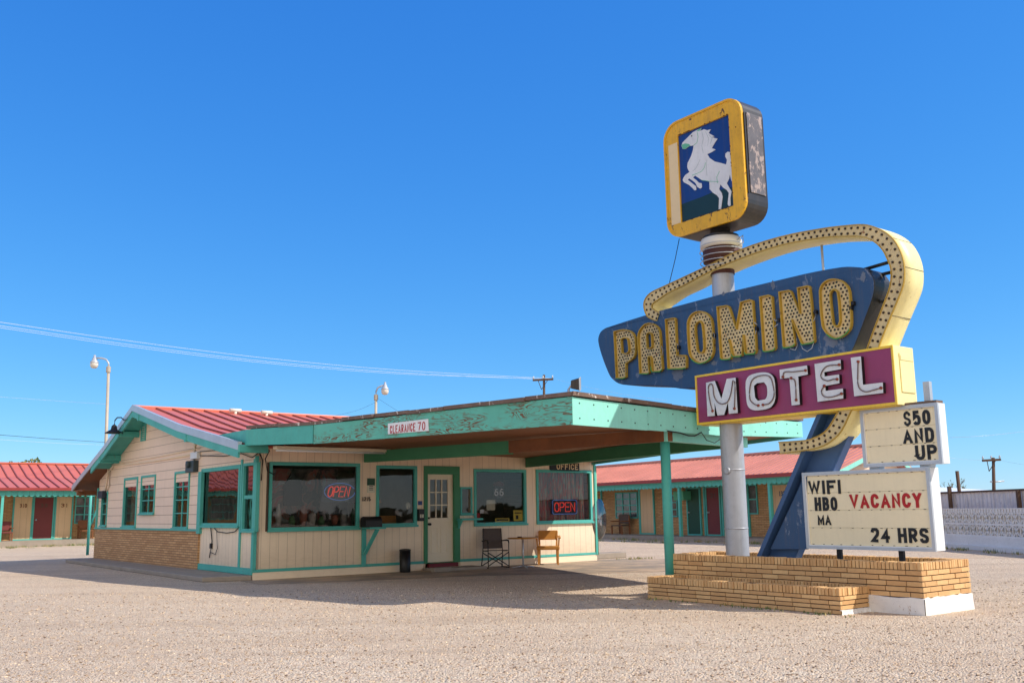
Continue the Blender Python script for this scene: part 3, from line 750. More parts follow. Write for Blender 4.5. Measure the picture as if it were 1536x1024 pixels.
# roof vents
for (x, y) in ((353, 617), (400, 620)):
    p = None
    best = None
    for g in [PKG - 1.6 + .05 * i for i in range(33)]:
        z = roofz(g); d = sight(x, y + 3); 
        k = (z - H_EYE) / d.z; q = EYE + d * k; e = abs((q - C).dot(G) - g)
        if best is None or e < best[0]: best = (e, q)
    p = best[1]; mb = MB(); mb.tube([p - Vector((0, 0, .1)), p + Vector((0, 0, .07))], .05, 10); mb.tube([p + Vector((0, 0, .09)) - U * .17, p + Vector((0, 0, .09)) + U * .17], .06, 10); mb.build('roof_vent', m_lampwhite, roof)
# gable vent
r = GW.rect(212.5, 635, 219.5, 661); mb = MB(); mb.prism(GW, [(r[0], r[2]), (r[1], r[2]), (r[1], r[3]), (r[0], r[3])], 0, .03, holes=[[(r[0] + .05, r[2] + .05), (r[0] + .05, r[3] - .05), (r[1] - .05, r[3] - .05), (r[1] - .05, r[2] + .05)]])
for i in range(7):
    z = r[2] + .07 + i * (r[3] - r[2] - .1) / 7; mb.box(GW, r[0] + .05, r[1] - .05, .002, .02, z, z + .035)
mb.build('gable_vent', m_teal, office)
# meters, conduits, small boxes and the cables strung on the gable
r = GW.rect(286, 691, 298, 708); mb = MB(); mb.box(GW, r[0], r[1], 0, .14, r[2], r[3]); mb.lathe(GW.p((r[0] + r[1]) / 2, .14, (r[2] + r[3]) / 2 + .05), [(.09, 0), (.09, .07), (0, .09)], 14, 0, (G, Vector((0, 0, 1)), -U)); mb.build('meter_box', paint('slate_box', (62, 74, 78), .5), office, bevel=.015)
r = GW.rect(291, 678, 301, 688); mb = MB(); mb.box(GW, r[0], r[1], 0, .1, r[2], r[3]); mb.build('junction_box', m_white, office, bevel=.01)
r = GW.rect(154, 736, 161, 747); mb = MB(); mb.box(GW, r[0], r[1], .01, .16, r[2], r[3]); mb.build('fuse_box', paint('dark_slate_box', (46, 52, 66), .5), office, bevel=.015)
def gp(x, y, b=.03): a, c = GW.hit(x, y, b); return GW.p(a, b, c)
def fp(x, y, b=.03): a, c = FW.hit(x, y, b); return FW.p(a, b, c)
mb = MB()
mb.tube([gp(163, 692), gp(161, 715), gp(158, 737)], .02, 6); mb.tube([gp(166, 705), gp(170, 699), gp(230, 691), gp(300, 680)], .018, 6); mb.tube([gp(165, 706), gp(164, 728), gp(160, 737)], .018, 6)
mb.tube([gp(161, 698), gp(200, 691), gp(240, 684), gp(300, 672)], .012, 5); mb.tube([gp(293, 665), gp(291, 680), gp(291, 692)], .025, 6)
mb.build('conduit', m_beige, office)
mb = MB()
mb.tube([gp(316, 789), gp(318, 812), gp(315, 830), gp(314, 836)], .012, 5); mb.tube([gp(319, 789), gp(326, 797), gp(340, 799), gp(352, 797), gp(359, 790)], .01, 5)
mb.tube([gp(325, 795), gp(326, 822), gp(323, 831), gp(316, 828)], .008, 5); mb.box(GW, GW.hit(318, 824)[0] - .04, GW.hit(318, 824)[0] + .04, 0, .05, .62, .74)
mb.tube([gp(300, 683), gp(335, 684), gp(362, 680), gp(378, 686), gp(392, 676)], .01, 5); mb.tube([gp(300, 677), gp(350, 673), gp(390, 662)], .009, 5)
mb.tube([fp(392, 660), fp(388, 676), fp(394, 690), fp(392, 720)], .013, 5); mb.tube([fp(400, 668), fp(404, 676), fp(398, 688), fp(401, 706), fp(412, 712)], .012, 5)
mb.build('cable', m_blackiron, office)
# downpipe at right corner
mb = MB(); mb.tube([FW.p(WL + .06, -.02, 2.6), FW.p(WL + .06, -.02, .15)], .035, 8); mb.build('downpipe', m_signgreen, office)
# ledge and little shelf beside the door
a0, c0 = FW.hit(689, 779, .15); a1, _ = FW.hit(721, 779, .15); mb = MB(); mb.box(FW, a0, a1, .02, .26, c0 - .02, c0 + .03); mb.prism(Fr(FW.p(a0 + .05, 0, 0), -G, U), [(.02, c0 - .22), (.06, c0 - .22), (.22, c0 - .02), (.02, c0 - .02)], -.02, .02)
mb.build('counter_ledge', m_teal, office, bevel=.004)

# ------------------------------------------------------------------ canopy
canopy = thing('entrance_canopy', 'large flat teal entrance canopy with peeling fascia reaching out from the office on one post', 'canopy', FW.p(4, 5, 0))
L0, L1, K1, K2, K3, R0 = (-.42, .42, 2.85, 3.19), (0, 2.8, 2.75, 3.12), (1.09, 9.34, 2.66, 3.08), (4.3, 9.34, 2.61, 2.955), (6.75, 9.34, 2.66, 2.94), (9.85, .1, 2.62, 2.9)
def fascia(mb, A, B, t=.045, joints=1, mi=0, lift=0):
    for i in range(joints):
        k0, k1 = i / joints, (i + 1) / joints
        a = [A[j] + (B[j] - A[j]) * k0 for j in range(4)]; b = [A[j] + (B[j] - A[j]) * k1 for j in range(4)]
        d = Vector((b[0] - a[0], b[1] - a[1])).normalized(); n = Vector((d.y, -d.x))  # inward
        g_ = .004 if joints > 1 else 0
        a[0] += d.x * g_; a[1] += d.y * g_; off = rp.uniform(-.004, .004)
        P = [(a[0], a[1]), (b[0], b[1]), (b[0] + n.x * t, b[1] + n.y * t), (a[0] + n.x * t, a[1] + n.y * t)]
        zz = [(a[2], a[3]), (b[2], b[3]), (b[2], b[3]), (a[2], a[3])]
        mb.hexa([FW.p(p[0], p[1], z[0] + off) for p, z in zip(P, zz)] + [FW.p(p[0], p[1], z[1] + off) for p, z in zip(P, zz)], mi)
mb = MB(); fascia(mb, L0, (-.005, 2.78, 2.755, 3.12)); f1 = mb.build('fascia', m_teal, canopy); tag(f1, 'plain teal fascia piece next to the roof')
mb = MB(); fascia(mb, (-.42, -1.3, 3.0, 3.19), L0); mb.build('fascia', m_teal, canopy)
mb = MB(); fascia(mb, L1, K1, joints=3); f2 = mb.build('fascia', m_peel, canopy); tag(f2, 'peeling plywood fascia with bare brown grain')
mb = MB(); fascia(mb, K1, K2, joints=2); fascia(mb, K2, K3)
for A, B, n in ((K1, K2, 11), (K2, K3, 8)):
    for i in range(n):
        k = (i + .5) / n
        for zf in (.25, .8):
            u = A[0] + (B[0] - A[0]) * k; z0 = A[2] + (B[2] - A[2]) * k; z1 = A[3] + (B[3] - A[3]) * k
            mb.box(FW, u - .01, u + .01, 9.338, 9.344, z0 + (z1 - z0) * zf - .01, z0 + (z1 - z0) * zf + .01, 1)
f3 = mb.build('fascia', [m_teallight, m_blackiron], canopy)
mb = MB(); fascia(mb, K3, R0, joints=2); mb.build('fascia', m_teal, canopy)
# soffit + deck
BK = [(-.42, -1.5, 2.87, 3.19), (9.85, -1.5, 2.66, 2.9)]
ring = [L0, L1, K1, K2, K3, R0, BK[1], BK[0]]
cen = (4.0, 4.5, 2.70, 3.02)
def shr(p, k=.05):
    d = Vector((cen[0] - p[0], cen[1] - p[1])).normalized(); return (p[0] + d.x * k, p[1] + d.y * k)
mb = MB()
bot = [FW.p(*shr(p), p[2] + .07) for p in ring] + [FW.p(cen[0], cen[1], 2.80)]
n = len(ring); mb.add(bot, [(i, (i + 1) % n, n) for i in range(n)]); mb.build('soffit', m_soffitwood, canopy, recalc=False)
mb = MB(); tp = [FW.p(*shr(p, .02), p[3] - .03) for p in ring] + [FW.p(cen[0], cen[1], 2.98)]
mb.add(tp, [((i + 1) % n, i, n) for i in range(n)]); mb.build('roof_deck', m_fasciaedge, canopy, recalc=False)
mb = MB()
for A, B, t in ((L0, L1, 2), (L1, K1, 7), (K1, K2, 3), (K2, K3, 3), (K3, R0, 4)):
    for i in range(t):
        k0, k1 = i / t, (i + 1) / t; dz = rp.uniform(-.008, .02); ov = rp.uniform(.0, .05)
        a = [A[j] + (B[j] - A[j]) * k0 for j in range(4)]; b = [A[j] + (B[j] - A[j]) * k1 for j in range(4)]
        d = Vector((b[0] - a[0], b[1] - a[1])).normalized(); nn = Vector((d.y, -d.x))
        P = [(a[0] - nn.x * ov, a[1] - nn.y * ov), (b[0] - nn.x * ov, b[1] - nn.y * ov), (b[0] + nn.x * .3, b[1] + nn.y * .3), (a[0] + nn.x * .3, a[1] + nn.y * .3)]
        zz = [a[3], b[3], b[3], a[3]]
        mb.hexa([FW.p(p[0], p[1], z + .006 + dz) for p, z in zip(P, zz)] + [FW.p(p[0], p[1], z + .07 + dz) for p, z in zip(P, zz)])
mb.build('roof_edge_boards', m_fasciaedge, canopy)
def beam(A, B, w_, mi_mat, name='beam', lbl=None):
    mb = MB(); d = Vector((B[0] - A[0], B[1] - A[1])).normalized(); nn = Vector((-d.y, d.x)) * w_ / 2
    P = [(A[0] - nn.x, A[1] - nn.y), (B[0] - nn.x, B[1] - nn.y), (B[0] + nn.x, B[1] + nn.y), (A[0] + nn.x, A[1] + nn.y)]
    zb = [A[2], B[2], B[2], A[2]]; zt = [A[3], B[3], B[3], A[3]]
    mb.hexa([FW.p(p[0], p[1], z) for p, z in zip(P, zb)] + [FW.p(p[0], p[1], z) for p, z in zip(P, zt)])
    return tag(mb.build(name, mi_mat, canopy, bevel=.006), lbl)
beam((2.7, .03, 2.565, 2.82), (3.0, 5.3, 2.48, 2.74), .12, m_tealdark, lbl='green half of the left beam')
beam((2.98, 5.3, 2.50, 2.74), (3.36, 9.2, 2.49, 2.70), .1, m_brown, lbl='bare brown half of the left beam')
beam((7.56, .03, 2.52, 2.80), (5.15, 9.0, 2.44, 2.70), .12, m_tealdark)
beam((3.3, 9.12, 2.49, 2.66), (5.35, 9.12, 2.44, 2.62), .12, m_teallight)
pq = FW.p(3.42, 9.0, 0)
mb = MB(); mb.tube([pq, pq + Vector((0, 0, 2.5))], .083, 20); mb.build('post', m_teal, canopy)
mb = MB(); p = fp(996, 641, 9.2); mb.box(Fr(p, U, -G), -.07, .07, -.02, .06, -.05, .05); mb.build('junction_box', m_lampwhite, canopy, bevel=.01)
def cp(x, y, b): a, c = FW.hit(x, y, b); return FW.p(a, b, c)
mb = MB(); mb.tube([cp(1001, 646, 9.37), cp(1020, 649, 9.4), cp(1032, 653, 9.4), cp(1042, 653.5, 9.4), cp(1052, 648, 9.4)], .012, 5)
mb.tube([cp(1052, 648, 9.4), cp(1060, 660, 9.4), cp(1072, 664, 9.4), cp(1085, 655, 9.3), cp(1094, 645, 9.3)], .007, 5); mb.build('cable', m_blackiron, canopy)
# fluorescent strip
A = cp(412, 672, .9); B = cp(583, 677, .9)
strip = thing('strip_light', 'long cream fluorescent strip fixture under the canopy above the large window', 'light fixture', A)
SF = Fr(A, (B - A).normalized(), -G); Ls = (B - A).length
mb = MB(); mb.box(SF, 0, Ls, -.1, .1, -.02, .05); mb.build('housing', m_beigeplain, strip, bevel=.01)
mb = MB(); mb.tube([SF.p(.05, .04, -.04), SF.p(Ls - .05, .04, -.04)], .02, 8); mb.tube([SF.p(.05, -.04, -.04), SF.p(Ls - .05, -.04, -.04)], .02, 8); mb.build('tube', m_white, strip)

# clearance sign
dirL = Vector((K1[0] - L1[0], K1[1] - L1[1])).normalized()
LA = FW.p(L1[0], L1[1], 0); LF_a = (FW.p(L1[0] + dirL.x, L1[1] + dirL.y, 0) - LA); LF = Fr(LA, LF_a, Vector((LF_a.y, -LF_a.x, 0)))
if LF.b.dot(-U) < 0: LF = Fr(LA, LF_a, -LF.b)
q = [LF.hit(583, 635), LF.hit(643, 628), LF.hit(644, 646), LF.hit(583, 651)]
clr = thing('clearance_sign', 'small white board lettered CLEARANCE 70 in red on the peeling teal fascia', 'sign', LF.p(q[0][0], 0, q[0][1]))
mb = MB(); mb.prism(LF, [q[3], q[2], q[1], q[0]], .004, .02); mb.build('board', m_white, clr, bevel=.003)
sl0 = (q[1][1] - q[0][1]) / (q[1][0] - q[0][0])
LFs = Fr(LF.o, (LF.a + Vector((0, 0, sl0))), LF.b)
x0, x1 = q[0][0], q[1][0]; z0 = q[0][1] - x0 * sl0; wd = x1 - x0
mb = MB(); text(mb, LFs, 'CLEARANCE', x0 + wd * .06, x0 + wd * .70, z0 - .19, z0 - .045, .021, .003, .13, gap=.34); text(mb, LFs, '70', x0 + wd * .76, x0 + wd * .94, z0 - .19, z0 - .04, .021, .003, .13, gap=.4)
mb.build('lettering', m_redink, clr)
# floodlight on the canopy corner
kc = FW.p(K1[0] + .02, K1[1] - .1, K1[3])
fl = thing('floodlight', 'weathered grey floodlight on a bracket at the near corner of the canopy roof', 'floodlight', kc)
mb = MB(); mb.tube([kc - Vector((0, 0, .2)), kc + Vector((0, 0, .13))], .02, 8); mb.tube([kc + Vector((0, 0, .12)), kc + Vector((.05, -.02, .2))], .015, 6); mb.build('bracket', m_alu, fl)
FL = Fr(kc + Vector((.09, -.02, .2)), Vector((.97, -.24, 0)), Vector((.2, .8, .25)))
mb = MB(); mb.hexa([FL.p(-.05, -.04, -.06), FL.p(.08, -.06, -.09), FL.p(.08, .06, -.09), FL.p(-.05, .04, -.06), FL.p(-.05, -.04, .06), FL.p(.08, -.06, .09), FL.p(.08, .06, .09), FL.p(-.05, .04, .06)]); mb.build('housing', m_darkmetal, fl, bevel=.01)
mb = MB(); mb.box(FL, .08, .095, -.07, .07, -.1, .1); mb.build('lens', m_alu, fl, bevel=.005)

# ------------------------------------------------------------------ roadside sign
def smooth(P, closed=True, lim=50, k=3):
    n = len(P); P = [Vector(p) for p in P]
    def turn(i):
        if not closed and i in (0, n - 1): return 0
        a, b = P[i] - P[i - 1], P[(i + 1) % n] - P[i]
        return math.degrees(a.angle(b)) if a.length > 1e-6 and b.length > 1e-6 else 180
    ts = [turn(i) for i in range(n)]; out = []
    for i in range(n if closed else n - 1):
        j = (i + 1) % n; out.append(tuple(P[i]))
        if ts[i] < lim and ts[j] < lim and (ts[i] > 4 or ts[j] > 4):
            a = P[i - 1] if (closed or i) else P[i] * 2 - P[j]; d = P[(i + 2) % n] if (closed or i < n - 2) else P[j] * 2 - P[i]
            L_ = (P[j] - P[i]).length; m0 = (P[j] - a) / max((P[j] - a).length, 1e-6) * L_; m1 = (d - P[i]) / max((d - P[i]).length, 1e-6) * L_
            for q in range(1, k):
                t = q / k; h = (2 * t ** 3 - 3 * t * t + 1, t ** 3 - 2 * t * t + t, -2 * t ** 3 + 3 * t * t, t ** 3 - t * t)
                out.append(tuple(P[i] * h[0] + m0 * h[1] + P[j] * h[2] + m1 * h[3]))
    if not closed: out.append(tuple(P[-1]))
    return out
def S(x, y, b=.25): return SG.hit(x, y, b)
sign = thing('motel_sign', 'tall PALOMINO MOTEL pole sign with blue panel, plum box and yellow bulb arrow', 'sign', O)
# pole
zt = S(1083, 400, 0)[1]
mb = MB(); PR = .185; prf = [(PR, .3)]
for z in (1.2, 2.0, 2.02, 2.75, 3.6, 5.15): prf.append((PR, z))
prf += [(PR, zt + .25)]
mb.lathe(O, prf, 28); mb.lathe(O + Vector((0, 0, 1.98)), [(PR, 0), (PR + .006, .004), (PR + .006, .02), (PR, .024)], 28); mb.lathe(O + Vector((0, 0, 1.05)), [(PR, 0), (PR + .006, .004), (PR + .006, .02), (PR, .024)], 28)
mb.build('pole', m_silver, sign)
mb = MB(); p = O + Vector((0, 0, S(1101, 705, .2)[1])); mb.lathe(p - U * (PR - .005) + G * -.03, [(.06, 0), (.06, .02), (.045, .03), (.02, .02), (0, .02)], 14, 0, (G, Vector((0, 0, 1)), -U)); mb.build('hand_hole_cover', m_silver, sign)
# name panel (boomerang)
pal = [(897, 512), (898, 503), (902, 496), (910, 491), (1000, 463), (1100, 436), (1205, 411), (1262, 400.5), (1285, 400.5), (1298, 403), (1306, 411), (1311, 422), (1310, 440), (1303, 462), (1281, 519), (1262, 560), (1030, 583), (1000, 579.5), (945, 577.5), (928, 575), (917, 567), (911, 556), (902, 532)]
PB = .22
palS = smooth([S(x, y, PB) for x, y in pal])
mb = MB(); mb.prism(SG, palS, -PB, PB, 0, 1)
name_panel = mb.build('name_panel', [m_blue, m_darkmetal], sign, bevel=.012)
def zA(pts): return [(910 + x / 7.317, 450 + y / 7.314) for x, y in pts]
def zB(pts): return [(1060 + x / 6.4, 400 + y / 6.4) for x, y in pts]
def zC(pts): return [(1030 + x / 4.267, 500 + y / 4.267) for x, y in pts]
letters = [
 ('P', zA([(75, 345), (120, 333), (190, 323), (240, 335), (275, 358), (298, 395), (308, 440), (310, 560), (300, 610), (275, 645), (205, 695), (205, 840), (185, 853), (100, 853)]), zA([(152, 430), (175, 415), (205, 415), (225, 430), (238, 545), (228, 572), (205, 585), (163, 580)])),
 ('A', zA([(358, 803), (347, 600), (338, 400), (350, 345), (385, 290), (430, 258), (480, 253), (530, 275), (565, 315), (579, 370), (592, 560), (607, 750), (590, 775), (500, 782), (490, 765), (482, 640), (470, 615), (457, 615), (448, 640), (462, 790), (450, 803)]), zA([(430, 400), (440, 365), (458, 352), (478, 365), (488, 395), (492, 510), (470, 528), (440, 528)])),
 ('L', zA([(640, 212), (738, 195), (748, 210), (765, 606), (860, 605), (870, 640), (868, 735), (845, 745), (675, 752), (668, 740)]), None),
 ('O', zA([(882, 260), (905, 185), (950, 140), (1010, 122), (1075, 137), (1125, 180), (1150, 240), (1167, 540), (1150, 610), (1105, 660), (1040, 688), (985, 680), (930, 640), (903, 590), (893, 520)]), zA([(965, 300), (985, 245), (1018, 228), (1042, 260), (1062, 530), (1050, 572), (1020, 578), (995, 560), (985, 510)])),
 ('M', zB([(95, 385), (185, 372), (212, 392), (278, 590), (322, 340), (410, 316), (435, 325), (452, 550), (470, 800), (460, 828), (372, 836), (362, 815), (345, 650), (335, 838), (322, 853), (253, 858), (240, 838), (209, 697), (234, 862), (222, 880), (142, 884), (130, 870)]), None),
 ('I', zB([(505, 290), (590, 272), (622, 288), (655, 772), (640, 795), (552, 808), (540, 795)]), None),
 ('N', zB([(690, 242), (785, 226), (810, 250), (888, 440), (868, 203), (965, 183), (982, 195), (1030, 705), (1020, 722), (918, 742), (905, 728), (813, 510), (846, 735), (832, 755), (745, 772), (732, 760)]), None),
 ('O', zB([(1080, 240), (1100, 175), (1150, 132), (1215, 118), (1285, 132), (1342, 182), (1366, 250), (1382, 520), (1370, 592), (1320, 650), (1250, 683), (1190, 668), (1135, 622), (1105, 560)]), zB([(1180, 270), (1195, 228), (1220, 215), (1250, 240), (1275, 520), (1262, 562), (1235, 574), (1213, 552), (1203, 500)]))]
def inside(p, poly):
    x, y = p; c = False; n = len(poly)
    for i in range(n):
        (x1, y1), (x2, y2) = poly[i], poly[(i + 1) % n]
        if (y1 > y) != (y2 > y) and x < (x2 - x1) * (y - y1) / (y2 - y1) + x1: c = not c
    return c
def segd(p, poly):
    best = 9
    P = Vector(p)
    for i in range(len(poly)):
        a, b = Vector(poly[i]), Vector(poly[(i + 1) % len(poly)]); ab = b - a
        t = max(0, min(1, (P - a).dot(ab) / max(ab.length_squared, 1e-9))); best = min(best, (a + ab * t - P).length)
    return best
def loop_wall(mb, F, poly, b0, b1, t, mi):
    mb.ribbon(F, poly, t, b0, b1, mi, True)
def socket(mb, F, a, c, b, r, mi_cup, mi_bulb):
    vs = [F.p(a + r * math.cos(k * math.pi / 3), b + .006, c + r * math.sin(k * math.pi / 3)) for k in range(6)]
    vs2 = [F.p(a + r * math.cos(k * math.pi / 3), b, c + r * math.sin(k * math.pi / 3)) for k in range(6)]
    mb.add(vs + vs2, [tuple(range(6))] + [(k, (k + 1) % 6, 6 + (k + 1) % 6, 6 + k) for k in range(6)], mi_cup)
LD = .06     # channel depth
m_socket = paint('bulb_socket_rust', (64, 50, 38), .6, .5, .3)
m_socket2 = paint('bulb_socket_green', (50, 64, 46), .5, .5, .3)
rl = random.Random(11)
for ch, outer, hole in letters:
    po = smooth([S(x, y, PB + LD) for x, y in outer]); ph = smooth([S(x, y, PB + LD) for x, y in hole]) if hole else None
    mb = MB(); mb.prism(SG, po, PB + .001, PB + .006, 0, holes=[ph] if ph else [])
    loop_wall(mb, SG, po, PB + .002, PB + LD, .016, 1)
    if ph: loop_wall(mb, SG, ph, PB + .002, PB + LD, .016, 1)
    a0, a1 = min(q[0] for q in po), max(q[0] for q in po); c0, c1 = min(q[1] for q in po), max(q[1] for q in po)
    st = .063; r_ = 0; c = c0 + .02
    while c < c1:
        a = a0 + (st / 2 if r_ % 2 else 0)
        while a < a1:
            q = (a + rl.uniform(-.008, .008), c + rl.uniform(-.008, .008))
            if inside(q, po) and segd(q, po) > .034 and (not ph or (not inside(q, ph) and segd(q, ph) > .034)):
                socket(mb, SG, q[0], q[1], PB + .006, .0178, rl.choice((2, 2, 3)), 3)
            a += st
        c += st * .86; r_ += 1
    L = mb.build('letter_' + ch, [m_creamface, m_channel, m_socket, m_socket2], name_panel)
    # unlit glass tube round the foot of the letter, and loose wires
# green neon tube remnants + loose wires
for ch, outer, hole in letters:
    mb = MB(); po = smooth([S(x, y, PB + LD) for x, y in outer]); n = len(po); cz = sum(q[1] for q in po) / n
    run = []
    for i in range(n):
        if po[i][1] < min(q[1] for q in po) + .12: run.append(po[i])
    for i in range(n):
        j = (i + 1) % n
        if all(q[1] < min(r_[1] for r_ in po) + .12 for q in (po[i], po[j])):
            mb.tube([SG.p(po[i][0], PB + LD + .008, po[i][1] - .012), SG.p(po[j][0], PB + LD + .008, po[j][1] - .012)], .008, 6)
    if mb.f: mb.build('green_tube', m_neongreen, name_panel)
mb = MB()
def sp(x, y, b=.3): a, c = S(x, y, b); return SG.p(a, b, c)
def wire(pts, b=PB + .05, r=.006): mb = MB(); mb.tube([sp(x, y, b) for x, y in pts], r, 5); mb.build('loose_wire', m_alu, name_panel)
wire([(1184, 517), (1186, 523), (1193, 525), (1196, 518), (1195, 508)]); wire([(1201, 516), (1204, 523), (1211, 527), (1218, 522), (1221, 512)])
wire([(1129, 479), (1132, 484), (1136, 487)]); wire([(1134, 491), (1134, 497), (1132, 504)]); wire([(1159, 476), (1163, 481), (1167, 480)]); wire([(1159, 494), (1163, 489), (1167, 486)])
wire([(1218, 485), (1222, 478), (1224, 471), (1220, 466)]); wire([(1068, 497), (1072, 502), (1071, 508)]); wire([(1015, 515), (1018, 520), (1017, 527)]); wire([(938, 549), (940, 555), (938, 561)]); wire([(992, 519), (994, 525), (993, 533)])
for x, y in ((1280, 455), (1277, 462), (1135, 493), (1071, 503), (1018, 521), (1224, 468), (1169, 480)):
    p = sp(x, y, PB + .03); mb = MB(); mb.box(Fr(p, -G, -U), -.022, .022, -.03, .03, -.03, .03); mb.build('tube_holder', m_blackiron, name_panel, bevel=.005)

rpz = random.Random(21); m_patch = paint('bare_faded_patch', (112, 122, 140), .6, .4, .4, .5, (70, 90, 120), scale=2)
for x0, y0, x1, y1 in ((1005, 549, 1027, 573), (1066, 540, 1076, 549), (1095, 533, 1113, 545), (1131, 521, 1143, 542), (1234, 494, 1258, 524), (1156, 419, 1163, 436), (1082, 437, 1088, 444), (1290, 405, 1300, 425)):
    P = []
    for k in range(22):
        a_ = 2 * math.pi * k / 22; rr0 = rpz.uniform(.55, 1.0)
        P.append(S((x0 + x1) / 2 + (x1 - x0) / 2 * rr0 * math.cos(a_), (y0 + y1) / 2 + (y1 - y0) / 2 * rr0 * math.sin(a_), PB))
    mb = MB(); mb.prism(SG, P, PB + .0002, PB + .002); mb.build('faded_patch', m_patch, name_panel)
# plum MOTEL box
MBd = .275; mr = SG.quad((1042.4, 564.7), (1338.8, 515.9), (1347, 604.5), (1047, 639), MBd)
mb = MB(); mb.box(SG, mr[0], mr[1], -.23, MBd, mr[2], mr[3])
box = mb.build('motel_box', m_paleyel, sign, bevel=.008)
mb = MB(); mb.prism(SG, [(mr[0] + .035, mr[2] + .035), (mr[1] - .03, mr[2] + .035), (mr[1] - .03, mr[3] - .035), (mr[0] + .035, mr[3] - .035)], MBd - .002, MBd + .004); mb.build('plum_face', m_plum, box)
mb = MB(); mb.prism(SG, [(mr[0] + .0, mr[2] - .0), (mr[1], mr[2]), (mr[1], mr[3]), (mr[0], mr[3])], MBd + .001, MBd + .014, holes=[[(mr[0] + .035, mr[2] + .035), (mr[0] + .035, mr[3] - .035), (mr[1] - .03, mr[3] - .035), (mr[1] - .03, mr[2] + .035)]]); mb.build('face_trim', m_yellow, box)
EF = Fr(SG.p(mr[1], 0, 0), U, -G)
mb = MB(); pz0, pz1 = mr[2] + .18, mr[3] - .1; mb.box(EF, -.15, .19, .0, .014, pz0, pz1); mb.box(EF, -.14, .18, .014, .022, pz1 - .1, pz1 - .03)
mb.build('end_cover_plate', m_paleyel, box, bevel=.006)
mb = MB(); mb.box(SG, mr[0] + .05, mr[1] - .05, -.2, MBd - .04, mr[2] - .012, mr[2] - .002); mb.build('underside_panel', m_yellow, box)
motel = [('M', [(123, 315), (180, 303), (222, 418), (256, 290), (313, 282), (327, 508), (270, 514), (264, 440), (240, 520), (197, 524), (178, 440), (180, 526), (133, 530)], None),
 ('O', [(378, 310), (395, 275), (430, 258), (490, 248), (535, 258), (560, 290), (568, 400), (558, 445), (530, 476), (470, 490), (420, 488), (392, 465), (382, 420)], [(430, 335), (450, 318), (495, 312), (512, 335), (515, 395), (500, 422), (455, 430), (438, 410)]),
 ('T', [(594, 232), (770, 204), (775, 262), (714, 275), (724, 455), (672, 460), (657, 283), (598, 290)], None),
 ('E', [(818, 195), (985, 168), (988, 228), (880, 247), (883, 275), (975, 262), (978, 318), (887, 335), (889, 367), (1000, 352), (1003, 415), (838, 437)], None),
 ('L', [(1050, 155), (1115, 146), (1128, 328), (1255, 313), (1258, 380), (1072, 402)], None)]
neon = {'M': [[(165, 495), (150, 440), (138, 350), (150, 322), (165, 330), (175, 400), (200, 440), (230, 450), (262, 435), (285, 370), (295, 300), (308, 310), (305, 480)]],
 'O': [[(458, 460), (430, 450), (405, 420), (405, 340), (425, 290), (480, 268), (530, 275), (552, 330), (558, 400), (530, 445), (488, 456)]],
 'T': [[(615, 278), (625, 248), (680, 245), (760, 236)], [(668, 285), (692, 300), (700, 425)]],
 'E': [[(975, 200), (900, 208), (868, 240), (860, 280), (900, 302), (940, 292), (962, 292)], [(880, 335), (862, 370), (880, 402), (930, 405), (990, 385)]],
 'L': [[(1097, 180), (1095, 240), (1100, 340), (1140, 372), (1200, 360), (1243, 348)]]}
m_tubeglass = paint('dusty_tube_glass', (120, 96, 92), .3, .2, .3)
MF = MBd + .075
for ch, outer, hole in motel:
    po = [S(x, y, MF) for x, y in zC(outer)]; ph = [S(x, y, MF) for x, y in zC(hole)] if hole else None
    if ch == 'O': po = smooth(po); ph = smooth(ph)
    mb = MB(); mb.prism(SG, po, MBd + .005, MF, 0, 1, holes=[ph] if ph else [])
    for ln in neon[ch]:
        mb.tube([sp(x, y, MF + .012) for x, y in smooth(zC(ln), False, 100, 4)], .0085, 6, 2)
        for e in (ln[0], ln[-1]):
            p = sp(*zC([e])[0], MF + .01); mb.lathe(p, [(0, .015), (.02, .012), (.022, -.01)], 8, 3, (-G, Vector((0, 0, 1)), -U))
    mb.build('letter_' + ch, [m_whiteletter, m_blackiron, m_tubeglass, paint('copper_end_' + ch, (150, 70, 50), .5)], box, bevel=0)

# yellow bulb arrow: outer and inner edge of its front
BF = .245
out_e = [(984, 481), (973, 476), (968, 468), (966, 457), (969, 447), (978, 438), (996, 429.5), (1021, 418), (1056, 401.5), (1110, 375), (1170, 355.5), (1230, 343.5), (1270, 338.5), (1296, 337), (1313, 341), (1329, 349), (1342, 361), (1351, 377), (1356, 394), (1357, 412), (1355, 428), (1348, 447), (1337, 473), (1321, 513), (1305, 560), (1286, 600), (1277, 616), (1263, 645), (1250, 659), (1236, 668), (1215, 674), (1170, 680.5)]
in_e = [(988, 468), (981, 464), (978, 460), (980, 455), (987, 450), (994, 445), (1005, 438), (1028, 427), (1062, 409), (1112, 387.5), (1171, 368), (1231, 357), (1270, 354.5), (1292, 355), (1305, 359), (1316, 366), (1325, 376), (1331, 388), (1336, 401), (1337, 414), (1335, 430), (1329, 448), (1319, 474), (1304, 514), (1288, 560), (1266, 600), (1258, 616), (1244, 640), (1234, 650), (1222, 656), (1208, 660), (1168, 663)]
def sm2(P, k=3):
    P = [Vector(p) for p in P]; o = []
    for i in range(len(P) - 1):
        a, b, c, d = P[max(i - 1, 0)], P[i], P[i + 1], P[min(i + 2, len(P) - 1)]
        for q in range(k):
            t = q / k; o.append(tuple(.5 * ((2 * b) + (c - a) * t + (2 * a - 5 * b + 4 * c - d) * t ** 2 + (3 * b - a - 3 * c + d) * t ** 3)))
    return o + [tuple(P[-1])]
oS = sm2([S(x, y, BF) for x, y in out_e]); iS = sm2([S(x, y, BF) for x, y in in_e]); n = len(oS)
mb = MB(); vs = []
